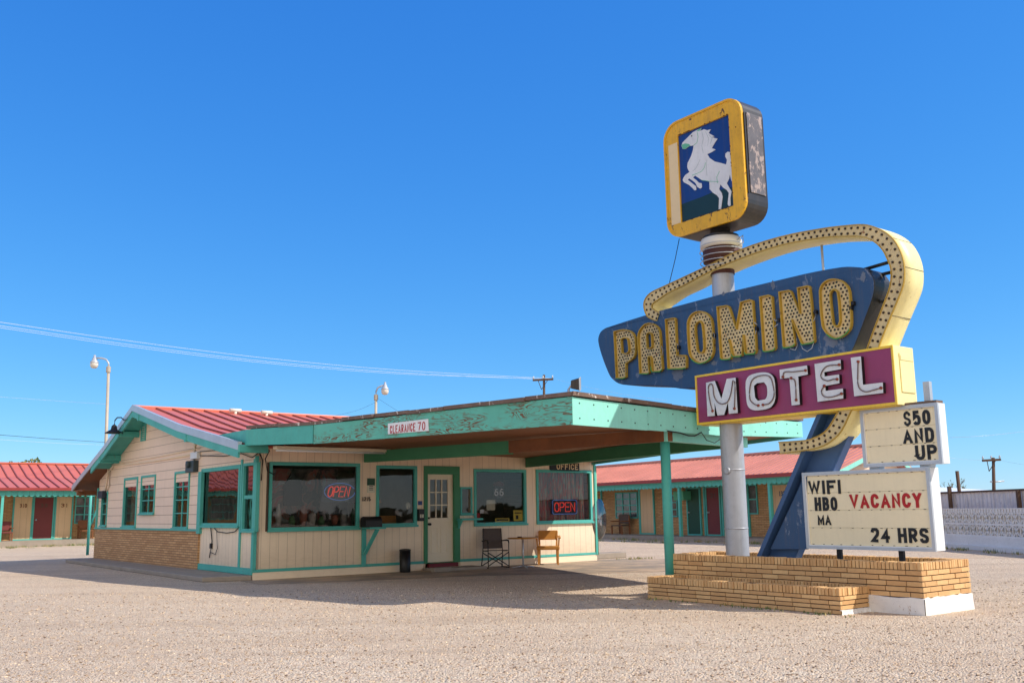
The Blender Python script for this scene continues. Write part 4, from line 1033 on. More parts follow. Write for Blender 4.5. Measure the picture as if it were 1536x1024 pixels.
for k in range(n):
    for (a, c), b in ((oS[k], BF), (iS[k], BF), (oS[k], -BF), (iS[k], -BF)): vs.append(SG.p(a, b, c))
fF, fS = [], []
for k in range(n - 1):
    q, j = 4 * k, 4 * k + 4; fF.append((q, q + 1, j + 1, j)); fS += [(q + 1, q + 3, j + 3, j + 1), (q + 2, q, j, j + 2), (q + 3, q + 2, j + 2, j + 3)]
e = 4 * (n - 1); fS += [(0, 2, 3, 1), (e, e + 1, e + 3, e + 2)]
mb.add(vs, fF, 0); base = len(mb.v) - len(vs)
for f in fS: mb.f.append([base + i_ for i_ in f]); mb.m.append(1); mb.sm.append(len(fS) - fS.index(f) > 2)
for k in (14, 26, 38, 47, 55, 66):
    mb.tube([SG.p(oS[k][0], -BF, oS[k][1]), SG.p(oS[k][0], BF, oS[k][1])], .005, 5, 2)
def resample(P, step):
    outp = []; acc = 0
    for a, b in zip(P, P[1:]):
        a, b = Vector(a), Vector(b); L_ = (b - a).length; t = (step - acc) if acc else 0
        while t <= L_: outp.append(a + (b - a) * (t / L_)); t += step
        acc = (L_ - (t - step)) % step if L_ >= t - step else acc + L_
        acc = max(acc, 1e-6)
    return outp
for fr_, ln in ((.27, .105), (.75, .105)):
    path = [(Vector(i_) * fr_ + Vector(o_) * (1 - fr_)) for i_, o_ in zip(iS, oS)]
    for q in resample(path, ln):
        if mr[0] < q.x < mr[1] and mr[2] < q.y < mr[3]: continue
        mb.lathe(SG.p(q.x, BF, q.y), [(.0185, 0), (.0185, .012), (.014, .02), (.01, .02), (0, .014)], 8, 2, (-G, Vector((0, 0, 1)), -U))
arrow = mb.build('bulb_arrow', [m_creamface, m_paleyel, m_socket], sign)
mb = MB(); mb.ribbon(SG, oS, .012, BF - .01, BF + .016); mb.ribbon(SG, iS, .012, BF - .01, BF + .016); mb.build('edge_lip', m_channel, arrow)
# struts and hanging rod
mb = MB(); a, c = S(1233, 377, 0); a2, c2 = S(1233, 404, 0); mb.tube([SG.p(a, 0, c + .1), SG.p(a, 0, c2 - .3)], .02, 8)
mb.build('hanger_rod', m_alu, sign)
for e1_, e2_, b_ in (((1290, 406), (1338, 392), 0), ((1296, 418), (1338, 408), -.15), ((1300, 452), (1330, 452), 0)): mb = MB(); mb.tube([sp(*e1_, b_), sp(*e2_, b_)], .026, 8); mb.build('strut', m_blackiron, sign)
# slanted blue leg: channel open to the viewer
LB = .18
def poly(pts, b): return [S(x, y, b) for x, y in pts]
def zE(pts): return [(1110 + x / 4.096, 600 + y / 4.096) for x, y in pts]
leg = zE([(482, 80), (597, 80), (560, 300), (490, 440), (400, 640), (250, 985), (90, 985)])
mb = MB(); q0 = S(*zE([(482, 60)])[0], LB); q1 = S(*zE([(90, 985)])[0], LB); ax = Vector(q1) - Vector(q0); axn = ax.normalized(); pn = Vector((-axn.y, axn.x))
q0 = Vector(q0) - axn * .3; q1 = Vector(q1) + axn * .35
if pn.x < 0: pn = -pn
wd_ = .5
def pt(q, k): return (q.x + pn.x * k, q.y + pn.y * k)
mb.prism(SG, [pt(q0, 0), pt(q0, .075), pt(q1, .075), pt(q1, 0)], -LB, LB)
mb.prism(SG, [pt(q0, .075), pt(q0, wd_ - .03), pt(q1, wd_ - .03), pt(q1, .075)], -.05, -.02)
mb.prism(SG, [pt(q0, wd_ - .03), pt(q0, wd_), pt(q1, wd_), pt(q1, wd_ - .03)], -LB, -.02)
mb.build('slanted_leg', m_bluelit, sign, bevel=.006)
mb = MB(); gus = poly(zE([(375, 510), (385, 470), (412, 470), (412, 915), (185, 915)]), .1); mb.prism(SG, gus, .06, .1); mb.build('gusset_panel', m_blue, sign, bevel=.004)

# neck with stacked drums
NZ0, NZ1 = S(1080, 405, .0)[1], S(1076, 350, .0)[1]
hN = NZ1 - NZ0
mb = MB(); mb.lathe(O + Vector((0, 0, NZ0 - .1)), [(.2, 0), (.2, .2), (.31, .22), (.31, .42), (.29, .44), (.29, .46)], 32, 0); mb.build('rusty_drum', m_rust, sign)
mb = MB(); z_ = NZ0 + .36; mb.lathe(O + Vector((0, 0, z_)), [(.0, 0), (.35, .0), (.35, .12), (.33, .13), (.33, .16), (.29, .17), (.0, .18)], 32); mb.build('white_drum', m_lampwhite, sign)
mb = MB(); mb.lathe(O + Vector((0, 0, z_ + .18)), [(.3, 0), (.3, .03), (.2, .06), (.17, .1), (.17, .6)], 24); mb.build('neck', m_darkmetal, sign)
mb = MB()
for k in range(5):
    z2 = NZ0 + .02 + k * .095; rr = .35 + .012 * (k % 2)
    mb.tube([O + Vector((rr * math.cos(i * math.pi / 12), rr * math.sin(i * math.pi / 12), z2)) for i in range(24)], .008, 5, 0, True)
mb.tube([O + Vector((0, 0, z_ + .08)) - G * .36, O + Vector((0, 0, z_ + .12)) - G * .47, O + Vector((0, 0, z_ + .0)) - G * .47, O + Vector((0, 0, z_ - .02)) - G * .37], .01, 5)
mb.build('conduit_ring', m_alu, sign)

# emblem box on top
BB = .275
er = (-.78, .80, 5.98, 8.02)
ecor = [S(1000, 200, BB), S(1098, 152, BB), S(1119, 300, BB), S(1030, 357, BB)]
print('emblem', ecor)
emb = thing('emblem_sign_box', 'golden framed box with rearing white horse on blue, topmost on the sign pole', 'sign', O + Vector((0, 0, er[2])))
def rrect(r, k, n=7):
    a0, a1, c0, c1 = r; P = []
    for cx_, cy_, s0 in ((a1 - k, c1 - k, 0), (a0 + k, c1 - k, 90), (a0 + k, c0 + k, 180), (a1 - k, c0 + k, 270)):
        P += arc(cx_, cy_, k, k, s0, s0 + 90, n)
    return P
def sE(x, y, b=BB): return SG.hit(985 + x / 4.45, 140 + y / 4.452, b)
cs = [sE(55, 250), sE(530, 50), sE(610, 720), sE(150, 945)]
e0 = min(sE(52, 300)[0], sE(90, 880)[0]); e1 = sE(590, 500)[0]; ec0 = sE(330, 905)[1]; ec1 = sE(340, 100)[1]
er = (e0, e1, ec0, ec1); print('er', er)
mb = MB(); mb.prism(SG, rrect(er, .3), -BB, BB - .02, 1, 0); mb.build('case', [m_darkmetal, m_darkmetal], emb, bevel=.01)
pic = [sE(135, 285), sE(468, 150), sE(528, 745), sE(175, 862)]
pa0, pa1 = (pic[0][0] + pic[3][0]) / 2, (pic[1][0] + pic[2][0]) / 2; pc0, pc1 = (pic[2][1] + pic[3][1]) / 2, (pic[0][1] + pic[1][1]) / 2
print('pic', pa0, pa1, pc0, pc1)
mb = MB(); mb.prism(SG, rrect(er, .3), BB - .06, BB + .015, holes=[[(pa0, pc0), (pa0, pc1), (pa1, pc1), (pa1, pc0)]]); frm = mb.build('frame', m_goldframe, emb, bevel=.01)
mb = MB(); mb.ribbon(SG, rrect((er[0] + .015, er[1] - .015, er[2] + .015, er[3] - .015), .3), .04, BB + .005, BB + .03, 0, True)
P_ = rrect((er[0] + .015, er[1] - .015, er[2] + .015, er[3] - .015), .3)
mb.build('rim', m_goldframe, frm)
mb = MB(); mb.prism(SG, [(er[0] + .1, pc0), (pa0 - .01, pc0), (pa0 - .01, pc1 - .12), (er[0] + .1, pc1 - .12)], BB + .014, BB + .019); mb.build('faded_strip', m_pinkstrip, frm)
mb = MB(); mb.box(SG, pa0 - .01, pa1 + .01, BB - .05, BB - .015, pc0 - .01, pc1 + .01); picp = mb.build('picture_panel', m_signblue, emb)
mb = MB(); mb.prism(SG, [sE(170, 738), sE(300, 690), sE(360, 664), sE(440, 640), sE(523, 620), (pa1, sE(523, 620)[1]), (pa1, pc0), (pa0, pc0), (pa0, sE(170, 738)[1])], BB - .016, BB - .012); mb.build('hill', m_hill, picp)
horse = [(298, 232), (280, 240), (262, 248), (240, 260), (215, 285), (190, 310), (170, 330), (164, 350), (172, 372), (190, 372), (215, 354), (245, 348), (240, 380), (228, 420), (205, 465), (202, 490), (208, 510), (218, 525), (190, 545), (175, 568), (172, 580), (180, 594), (215, 612), (235, 630), (250, 648), (262, 645), (262, 622), (235, 600), (206, 577), (215, 568), (240, 585), (258, 600), (270, 625), (290, 637), (300, 628), (298, 600), (280, 597), (262, 578), (240, 562), (255, 550), (300, 580), (350, 590), (352, 640), (375, 665), (400, 680), (415, 700), (412, 775), (428, 772), (432, 740), (438, 690), (432, 665), (415, 640), (424, 608), (440, 628), (465, 645), (480, 665), (472, 740), (480, 753), (492, 750), (490, 700), (498, 655), (480, 625), (466, 600), (482, 570), (489, 520), (484, 500), (468, 477), (430, 466), (385, 455), (352, 432), (336, 406), (365, 393), (392, 376), (366, 366), (378, 345), (390, 325), (405, 303), (385, 299), (366, 292), (385, 288), (345, 266), (360, 241), (335, 247), (315, 240), (288, 252)]
tail = [(462, 474), (468, 445), (456, 422), (458, 402), (472, 390), (488, 392), (494, 450), (500, 520), (508, 600), (497, 582), (486, 540), (478, 510)]
hb = BB - .011
mb = MB(); mb.prism(SG, [sE(*p) for p in horse], hb, hb + .006); mb.prism(SG, [sE(*p) for p in tail], hb, hb + .0064); hz = mb.build('horse', m_whitehorse, picp)
m_hgrey = paint('horse_shade', (170, 186, 190), .5); m_hgreen = paint('horse_green', (110, 196, 160), .5)
def zh(pts): return [sE(*p) for p in pts]
mb = MB()
for ln in ([(325, 462), (318, 495), (300, 520), (270, 535), (235, 548)], [(245, 348), (268, 330), (275, 290), (270, 262)], [(300, 580), (355, 588), (412, 590)], [(405, 600), (400, 560), (418, 520)]): mb.ribbon(SG, zh(ln), .008, hb + .005, hb + .0085)
mb.prism(SG, zh([(165, 345), (188, 335), (212, 338), (226, 350), (214, 354), (190, 371), (173, 371)]), hb + .005, hb + .0088)
mb.prism(SG, zh([(298, 234), (280, 240), (264, 255), (285, 250)]), hb + .005, hb + .0088)
mb.build('green_shading', m_hgreen, picp)
mb = MB()
for ln in ([(300, 255), (310, 300), (300, 350), (310, 400)], [(325, 255), (345, 300), (340, 350)], [(345, 275), (370, 300), (355, 340)], [(335, 440), (330, 500), (335, 550)], [(290, 440), (262, 500), (240, 520)]): mb.ribbon(SG, zh(ln), .006, hb + .005, hb + .0082)
mb.build('grey_shading', m_hgrey, picp)
mb = MB(); q = sE(232, 285); mb.lathe(SG.p(q[0], hb + .006, q[1]), [(.014, 0), (.014, .003), (0, .003)], 8, 0, (-G, Vector((0, 0, 1)), -U)); mb.build('eye', m_blackiron, picp)
# rust nibbles round the picture opening
mb = MB(); rr_ = random.Random(5)
for side in range(4):
    for k in range(14):
        if rr_.random() < .35: continue
        t = (k + rr_.random()) / 14; s_ = rr_.uniform(.01, .035); d_ = rr_.uniform(.006, .014)
        if side == 0: a, c = pa0 + (pa1 - pa0) * t, pc1; mb.box(SG, a - s_, a + s_, BB + .014, BB + .018, c - .004, c + d_)
        elif side == 1: a, c = pa0 + (pa1 - pa0) * t, pc0; mb.box(SG, a - s_, a + s_, BB + .014, BB + .018, c - d_, c + .004)
        elif side == 2: a, c = pa1, pc0 + (pc1 - pc0) * t; mb.box(SG, a - .002, a + d_, BB + .014, BB + .018, c - s_ * .6, c + s_ * .6)
        elif rr_.random() < .3: a, c = er[1] - .13, pc0 + (pc1 - pc0) * t; mb.box(SG, a - .008, a + .008, BB + .014, BB + .019, c - .01, c + .01)
mb.build('rust_marks', paint('rust_spot', (84, 46, 24), .8, .4, .3), frm)
EB = Fr(SG.p(er[1], 0, 0), U, -G)
mb = MB(); mb.prism(EB, [(-BB + .1, er[2] + .42), (BB - .06, er[2] + .42), (BB - .06, er[3] - .3), (-BB + .1, er[3] - .3)], .0, .016); mb.build('side_panel', m_mottled, emb, bevel=.004)
mb = MB(); mb.box(EB, -BB + .03, -BB + .06, .0, .02, er[2] + .4, er[3] - .32); mb.build('hinge_rail', m_blackiron, emb)
mb = MB(); mb.tube([sp(1019, 358, .0), sp(1013, 388, .0), sp(1004, 425, .0)], .007, 5); mb.build('guy_wire', m_blackiron, emb)

# ------------------------------------------------------------------ reader boards
BW = .12
def board(name, label, R4, depth, org, rows, txt):
    a0, a1, c0, c1 = R4; B = thing(name, label, 'sign', SG.p((a0 + a1) / 2, 0, c0)); t = .05
    mb = MB(); mb.prism(SG, [(a0, c0), (a1, c0), (a1, c1), (a0, c1)], BW - depth, BW, holes=[[(a0 + t, c0 + t), (a0 + t, c1 - t), (a1 - t, c1 - t), (a1 - t, c0 + t)]])
    mb.build('case', m_white, B, bevel=.006)
    mb = MB(); mb.prism(SG, [(a0 - .004, c0 - .004), (a1 + .004, c0 - .004), (a1 + .004, c1 + .004), (a0 - .004, c1 + .004)], BW - .03, BW + .008, holes=[[(a0 + t * .8, c0 + t * .8), (a0 + t * .8, c1 - t * .8), (a1 - t * .8, c1 - t * .8), (a1 - t * .8, c0 + t * .8)]]); mb.build('rim', m_alu, B)
    fb = BW - .025
    mb = MB(); mb.box(SG, a0 + t * .7, a1 - t * .7, fb - .02, fb, c0 + t * .7, c1 - t * .7); f = mb.build('panel', paint(name + '_face', (240, 226, 190), .35, .05, .12, streak=.06), B)
    mb = MB(); hh_ = (c1 - c0 - 2 * t) / rows
    rb = random.Random(len(label))
    for i in range(rows + 1):
        z = c0 + t + hh_ * i
        mb.box(SG, a0 + t, a1 - t, fb, fb + .003, z - .004, z + .002)
    for i in range(rows + 1):
        z = c0 + t + hh_ * i + (.012 if i == 0 else -.004)
        for k in range(int((a1 - a0) / .16)):
            x = a0 + t + .04 + k * .165 + rb.uniform(-.03, .03)
            if x < a1 - t - .03: mb.box(SG, x - rb.uniform(.008, .02), x + rb.uniform(.008, .02), fb + .003, fb + .0045, z - .004, z + .003, 1)
    mb.build('letter_track', [paint(name + '_track', (218, 204, 166), .4), m_blackiron], B)
    for s_, (x0, y0, x1, y1), ink in txt:
        r_ = SG.rect(1180 + x0 / 3.938, 590 + y0 / 3.938, 1180 + x1 / 3.938, 590 + y1 / 3.938, fb)
        cc = SG.hit(1180 + (x0 + x1) / 2 / 3.938, 590 + (y0 + y1) / 2 / 3.938, fb)[1]
        h2 = CAPH; text(mb, SG, s_, r_[0], r_[1], cc - h2 / 2, cc + h2 / 2, fb + .0045, .006, .215, 0, gap=.24, sink=lambda mb_, ch_, ink=ink: mb_.build('letter', ink, B))
    return B
lbr = SG.quad((1204, 711), (1392, 698), (1404, 825), (1210, 823), BW); ubr = SG.quad((1289, 616), (1404, 603), (1415, 694), (1297, 701), BW)
print('boards', lbr, ubr)
CAPH = .2
lb_ = board('reader_board', 'wide lower cream reader board with WIFI HBO VACANCY 24 HRS lettering', (lbr[0], lbr[1], lbr[2], lbr[3]), .25, 0, 4,
 [('WIFI', (130, 505, 320, 600), m_blackink), ('HBO', (167, 610, 300, 692), m_blackink), ('VACANCY', (374, 585, 798, 680), m_redink), ('24 HRS', (500, 793, 840, 880), m_blackink)])
r_ = SG.rect(1180 + 184 / 3.938, 590 + 715 / 3.938, 1180 + 262 / 3.938, 590 + 776 / 3.938, BW - .02)
text(None, SG, 'MA', r_[0], r_[1], r_[2], r_[3], BW - .0205, .006, .2, gap=.2, sink=lambda mb_, ch_: mb_.build('letter', m_blackink, lb_))
ub_ = board('reader_board', 'smaller upper cream reader board reading $50 AND UP', (ubr[0], ubr[1], ubr[2], ubr[3]), .2, 0, 3,
 [('$50', (690, 100, 850, 187), m_blackink), ('AND', (688, 203, 872, 293), m_blackink), ('UP', (762, 305, 890, 388), m_blackink)])
mb = MB()
for x in (1259, 1352):
    a, c = S(x, 824, -.02); mb.box(SG, a - .035, a + .035, -.05, -.0, .35, lbr[2] + .05)
    mb.build('support_post', m_blackiron, lb_); mb = MB()
mb.box(SG, ubr[0] + .55, ubr[1] - .02, -.07, .1, ubr[3] + .005, ubr[3] + .04); mb.build('weathered_cap', m_fasciaedge, ub_)
a, c = S(1393, 598, 0); mb = MB(); mb.box(SG, a - .05, a + .04, -.04, .03, ubr[3] + .04, S(1393, 572, 0)[1])
for i in range(9): z = ubr[3] + .05 + i * .025; mb.box(SG, a - .04, a + .03, .03, .034, z, z + .012)
mb.build('antenna_box', m_alu, ub_)
mb = MB(); mb.box(SG, ubr[0] + .05, ubr[0] + .2, -.07, .07, lbr[3], ubr[2]); mb.build('spacer', m_alu, ub_); mb = MB(); mb.box(SG, ubr[1] - .35, ubr[1] - .2, -.07, .07, lbr[3], ubr[2]); mb.build('spacer', m_alu, ub_)

# ------------------------------------------------------------------ brick planters
def planter(name, label, base, La, Wd, zw, zt, zsh, seed=1, skl=0):
    # base = near right corner on the ground; a runs left (along G), b runs away (along U)
    F = Fr(base, G, U); T = .16; rb = random.Random(seed)
    P = thing(name, label, 'planter', F.p(La / 2, Wd / 2, 0))
    if True:
        mb = MB(); k = .012; N = 40
        # uneven plaster skirt
        for (x0, y0, x1, y1) in ((-k, -k, La + k, -k), (-k, -k, -k, Wd + k)):
            n_ = 14; 
        top = zw or .055
        mb.prism(Fr(F.p(0, 0, 0), Vector((0, 0, 0)) + F.a, F.c), [(-k, 0)], 0, 0) if False else None
        n_ = 24
        def skirt(A, B, nrm):
            vs = []; fs = []
            for i in range(n_ + 1):
                p = A + (B - A) * i / n_; z = top * (1 + rb.uniform(-.05, .06)); o_ = rb.uniform(0, .012); ob = rb.uniform(.005, .02)
                vs += [p + nrm * (k + ob), p + nrm * (k + o_) + Vector((0, 0, z * .6)), p + nrm * (k + o_) + Vector((0, 0, z)), p - nrm * .02 + Vector((0, 0, z + .004))]
                if i:
                    q = 4 * i
                    for j in range(3): fs.append((q - 4 + j, q + j, q + j + 1, q - 3 + j))
            mb.add(vs, fs, 0, False)
        skirt(F.p(-k, 0, 0), F.p(skl, 0, 0), -U) if skl else None; skirt(F.p(0, -k, 0), F.p(0, Wd, 0), -G)
        mb.build('plaster_skirt', m_plaster, P, recalc=False)
    mb = MB(); j = .012
    mb.prism(Fr(F.o, F.a, F.c, F.b), [(j, j), (La - j, j), (La - j, Wd - j), (j, Wd - j)], 0.0, zt - .004, holes=[[(T - j, T - j), (T - j, Wd - T + j), (La - T + j, Wd - T + j), (La - T + j, T - j)]])
    mb.build('mortar_core', m_mortar, P)
    mb = MB(); zc = zt - .1; rows = max(3, round((zc - zw) / .066)); rhh = (zc - zw) / rows; bl = .29
    sides = [(F.p(0, 0, 0), G, U, La), (F.p(La, 0, 0), U, -G, Wd), (F.p(La, Wd, 0), -G, -U, La), (F.p(0, Wd, 0), -U, G, Wd)]
    for o_, d, nin, Ln in sides:
        Q = Fr(o_, d, nin)
        for r_ in range(rows):
            x = -rb.uniform(0, bl) if r_ % 2 else -bl * .5 * rb.random()
            z0 = zw + r_ * rhh
            while x < Ln:
                xa, xb = max(x, 0), min(x + bl - .012, Ln)
                if xb - xa > .02:
                    e = rb.uniform(-.003, .005)
                    mb.box(Q, xa, xb, -e, .05, z0 + .006 + rb.uniform(-.0015, .0015), z0 + rhh - .006)
                x += bl
        n_ = int(Ln / .056); 
        for i in range(n_):
            x = i * Ln / n_; e = rb.uniform(-.006, .01); ez = rb.uniform(-.006, .004)
            mb.box(Q, x + .006, x + Ln / n_ - .006, -e, T + rb.uniform(-.004, .004), zc + .003, zt + ez)
    mb.build('brickwork', m_brick, P, bevel=.0025)
    mb = MB(); mb.box(Fr(F.o, F.a, F.b), T - .02, La - T + .02, T - .02, Wd - T + .02, 0, zsh); mb.build('gravel_fill', m_gravel, P)
    return P
b1 = gnd(1388, 923); b1.z = 0
planter('brick_planter', 'tall tan brick planter around the sign pole with a white plastered foot', b1, 4.45, 1.2, .21, .66, .5, seed=3, skl=4.45)
b2 = gnd(1262, 922); b2.z = 0
planter('brick_planter', 'low tan brick planter in front of the taller one below the sign', b2, 3.5, .8, .0, .335, .2, seed=8)

# ------------------------------------------------------------------ motel room wings
def scallop(mb, F, a0, a1, c_top, c_bot, b, mi=0, pitch=.26):
    n = int((a1 - a0) / pitch); p_ = (a1 - a0) / n
    for i in range(n):
        x = a0 + i * p_; P = [(x + .004, c_top), (x + .004, c_bot + .05)]
        for k in range(1, 6): t = k / 6; P.append((x + p_ * t, c_bot + .05 - .06 * math.sin(math.pi * t)))
        P += [(x + p_ - .004, c_bot + .05), (x + p_ - .004, c_top)]
        mb.prism(F, P, b, b + .025 + .004 * (i % 2), mi)
    mb.box(F, a0, a1, b - .03, b + .05, c_top - .02, c_top + .09, mi)
def wing(F, name, label, a0, a1, zb, ez, vz, rz, pb, roofm, items, seam=.46, kink=True, rrun=3.6, ribs=True):
    Wg = thing(name, label, 'building', F.p((a0 + a1) / 2, 0, 0))
    mb = MB(); wall(mb, F, a0, a1, zb - .3, ez, [], -.15, 0); mb.box(F, a0, a0 + .15, -2 * rrun, -.15, zb - .3, ez); mb.box(F, a1 - .15, a1, -2 * rrun, -.15, zb - .3, ez); mb.box(F, a0, a1, -2 * rrun - .15, -2 * rrun, zb - .3, ez)
    mb.build('wall', m_wingbrick, Wg)
    mb = MB(); mb.box(F, a0, a1, .0, pb + .15, zb - .35, zb); mb.build('porch_slab', m_concrete, Wg)
    # roof
    ek = ez + (rz - ez) * (.42 if kink else .5); bk = pb + .15 - (pb + .15 + rrun) * .55
    pr = [(pb + .25, ez), (bk, ek), (-rrun, rz), (-2 * rrun - bk - 0, ek), (-2 * rrun - .6, ez)] if kink else [(pb + .25, ez), (-rrun, rz), (-2 * rrun - .6, ez)]
    mb = MB(); e_ = .4
    for (b0, z0), (b1, z1) in zip(pr, pr[1:]):
        P = [F.p(a0 - e_, b0, z0), F.p(a1 + e_, b0, z0), F.p(a1 + e_, b1, z1), F.p(a0 - e_, b1, z1)]; mb.hexa([p - Vector((0, 0, .05)) for p in P] + P)
    rf = mb.build('roof', roofm, Wg)
    mb = MB(); a = a0 - e_ + .1
    while a < a1 + e_:
        for (b0, z0), (b1, z1) in list(zip(pr, pr[1:]))[:(2 if kink else 1)]:
            P = [F.p(a, b0, z0), F.p(a + .05, b0, z0), F.p(a + .05, b1, z1), F.p(a, b1, z1)]; mb.hexa(P + [p + Vector((0, 0, .05 if kink else .035)) for p in P])
        a += seam
    mb.build('roof_rib', m_seam if kink else roofm, rf)
    mb = MB(); mb.box(F, a0 - e_, a1 + e_, pb + .2, pb + .29, ez - .13, ez + .01); mb.build('gutter', paint('gutter_red_' + name, (150, 56, 52), .5), rf)
    mb = MB(); mb.box(F, a0 - e_, a1 + e_, -rrun - .15, -rrun + .15, rz - .02, rz + .06); mb.build('ridge_cap', roofm, rf)
    mb = MB(); mb.box(F, a0, a1, .02, pb + .1, ez - .12, ez - .08); mb.build('porch_ceiling', m_tealdark, Wg)
    mb = MB(); scallop(mb, F, a0 - .2, a1 + .2, ez - .14, vz, pb + .05); mb.build('scalloped_valance', m_teal, Wg)
    mb = MB()
    for k in range(int((a1 - a0) / .9)): x = a0 + .4 + k * .9; mb.box(F, x, x + .05, pb + .1, pb + .2, ez - .12, ez - .02)
    mb.build('rafter_end', m_signgreen, Wg)
    # gable ends
    for aa in (a0, a1):
        mb = MB(); E_ = Fr(F.p(aa, 0, 0), F.b, F.a * (1 if aa == a1 else -1))
        mb.prism(E_, [(p[0] * .93, p[1] - .1) for p in pr] + [(-2 * rrun, ez - .3), (0, ez - .3)], -.12, .0); mb.build('gable', m_siding, Wg)
        mb = MB()
        for (b0, z0), (b1, z1) in zip(pr, pr[1:]):
            mb.hexa([E_.p(b0, e_ - .02, z0 - .22), E_.p(b1, e_ - .02, z1 - .22), E_.p(b1, e_ + .02, z1 - .22), E_.p(b0, e_ + .02, z0 - .22), E_.p(b0, e_ - .02, z0 - .052), E_.p(b1, e_ - .02, z1 - .052), E_.p(b1, e_ + .02, z1 - .052), E_.p(b0, e_ + .02, z0 - .052)])
        mb.build('barge_board', m_teallight, Wg)
    for it in items:
        k = it[0]
        if k == 'post':
            mb = MB(); mb.box(F, it[1] - .06, it[1] + .06, pb - .08, pb + .04, zb - .02, ez - .1); mb.build('post', m_teal, Wg)
        elif k == 'trim':
            mb = MB(); mb.box(F, it[1] - .05, it[1] + .05, .0, .07, zb, ez - .3); mb.build('trim_post', m_teal, Wg)
        elif k in ('door', 'panel'):
            _, x0, x1, m_ = it[:4]; zt_ = it[4] if len(it) > 4 else zb + 2.15
            mb = MB(); mb.box(F, x0, x1, .0, .05, zb + .06, zt_); d_ = mb.build(k, m_, Wg)
            if k == 'door':
                mb = MB(); mb.lathe(F.p(x0 + .1, .05, zb + 1.0), [(.04, 0), (.03, .03), (.045, .07), (0, .09)], 8, 0, (F.a, F.c, F.b)); mb.build('handle', m_alu, d_)
            mb = MB(); mb.box(F, x0 - .07, x0, 0, .08, zb, zt_ + .07); mb.box(F, x1, x1 + .07, 0, .08, zb, zt_ + .07); mb.box(F, x0, x1, 0, .08, zt_, zt_ + .07); mb.box(F, x0, x1, 0, .08, zb, zb + .06); mb.build('door_frame' if k == 'door' else 'panel_frame', m_teal, d_)
            if len(it) > 5:
                mb = MB(); cx_ = (x0 + x1) / 2; text(mb, F, it[5], cx_ - .17, cx_ + .17, zb + 1.62, zb + 1.82, .052, .01, .18, gap=.3); mb.build('room_number', it[6], d_)
        elif k == 'window':
            _, x0, x1, z0, z1, cc_, rr__ = it
            mb = MB(); mb.box(F, x0, x1, .005, .02, z0, z1); w_ = mb.build('window', m_teal, Wg)
            mb = MB(); mb.box(F, x0 + .06, x1 - .06, .02, .03, z0 + .06, z1 - .06); mb.build('pane', m_darkpane, w_)
            mb = MB()
            for i in range(cc_ + 1): x = x0 + (x1 - x0 - .05) * i / cc_; mb.box(F, x, x + .05, .028, .06, z0, z1)
            for i in range(rr__ + 1): z = z0 + (z1 - z0 - .05) * i / rr__; mb.box(F, x0, x1, .029, .055, z, z + .05)
            mb.build('muntin', m_teal, w_)
    return Wg
t = NT('wing_window_pane'); v_ = t.coord('Object'); m_darkpane = t.fin(t.mix(t.ramp(t.noise(v_, 1.3, 3), .4, .6), lin((60, 66, 68)), lin((104, 108, 108))), .08, spec=.6)

q = at_depth(64, 809, 50); LW = Fr((q.x, q.y, 0), U, -G); zbL = q.z
def la(x, b=0.0): return LW.hit(x, 780, b)[0]
ezL = LW.hit(64, 731.5, 1.85)[1]; vzL = LW.hit(64, 744, 1.7)[1]; rzL = LW.hit(64, 695.5, -3.6)[1]
print('LW', zbL, ezL, vzL, rzL, la(0), la(140))
def lz(y, x=64): return LW.hit(x, y)[1]
itemsL = [('panel', la(20), la(46), m_wingply, zbL + 2.15, '310', m_brown), ('door', la(50), la(78), m_maroon, zbL + 2.12, '33', m_intdark), ('panel', la(83), la(106), m_wingply, zbL + 2.15, '31', m_brown),
 ('window', la(111), la(140), lz(786), lz(745), 2, 3), ('post', la(1.5, 1.7)), ('post', la(150, 1.7))]
x = la(20) - 6
for k in range(5):
    itemsL += [('door', x, x + .95, m_maroon if k % 2 else m_green), ('window', x + 1.6, x + 3.2, zbL + .85, zbL + 2.1, 2, 3), ('post', x + 1.3)]; x -= 5
itemsL += [('door', la(140) + 2, la(140) + 3, m_green)]
wing(LW, 'motel_wing', 'left motel wing with bright red kinked roof and maroon door beyond the office gable', la(20) - 28, la(200), zbL, ezL, vzL, rzL, 1.7, m_redroof, itemsL)

q = at_depth(1070, 803, 42.7); hr = R(-30); Ra = Vector((-math.sin(hr), -math.cos(hr), 0)); Rb = Vector((-math.cos(hr), math.sin(hr), 0))
RW = Fr((q.x, q.y, 0), Ra, Rb); zbR = q.z
def ra(x, b=0.0): return RW.hit(x, 780, b)[0]
def rz_(x, y, b=0.0): return RW.hit(x, y, b)[1]
ezR = (rz_(940, 723, 1.85) + rz_(1150, 709.5, 1.85)) / 2; vzR = (rz_(940, 735, 1.7) + rz_(1150, 725, 1.7)) / 2; rzR = (rz_(940, 696.5, -.9) + rz_(1120, 682, -.9)) / 2
aend = RW.hit(1250, 706, 2)[0] - .4
print('RW', zbR, ezR, vzR, rzR, ra(895), aend)
itemsR = [('post', ra(1020.5, 1.6)), ('trim', ra(1059)), ('trim', ra(1086)), ('post', ra(1157, 1.6)), ('trim', ra(1125)), ('trim', ra(904)), ('trim', ra(961)),
 ('window', ra(925), ra(958), rz_(940, 777), rz_(940, 738), 3, 4), ('panel', ra(963), ra(982), m_wingply), ('window', ra(1000), ra(1018), rz_(1010, 775), rz_(1010, 742), 2, 3),
 ('door', ra(1034), ra(1052), m_green, rz_(1040, 733)), ('door', ra(1063), ra(1082), m_maroon, rz_(1070, 731), '21', m_mesh), ('window', ra(1124), ra(1139), rz_(1130, 771), rz_(1130, 726), 1, 2),
 ('panel', ra(1163), ra(1192), m_wingply, rz_(1170, 727), '132', m_blue), ('door', ra(1205), ra(1225), m_maroon)]
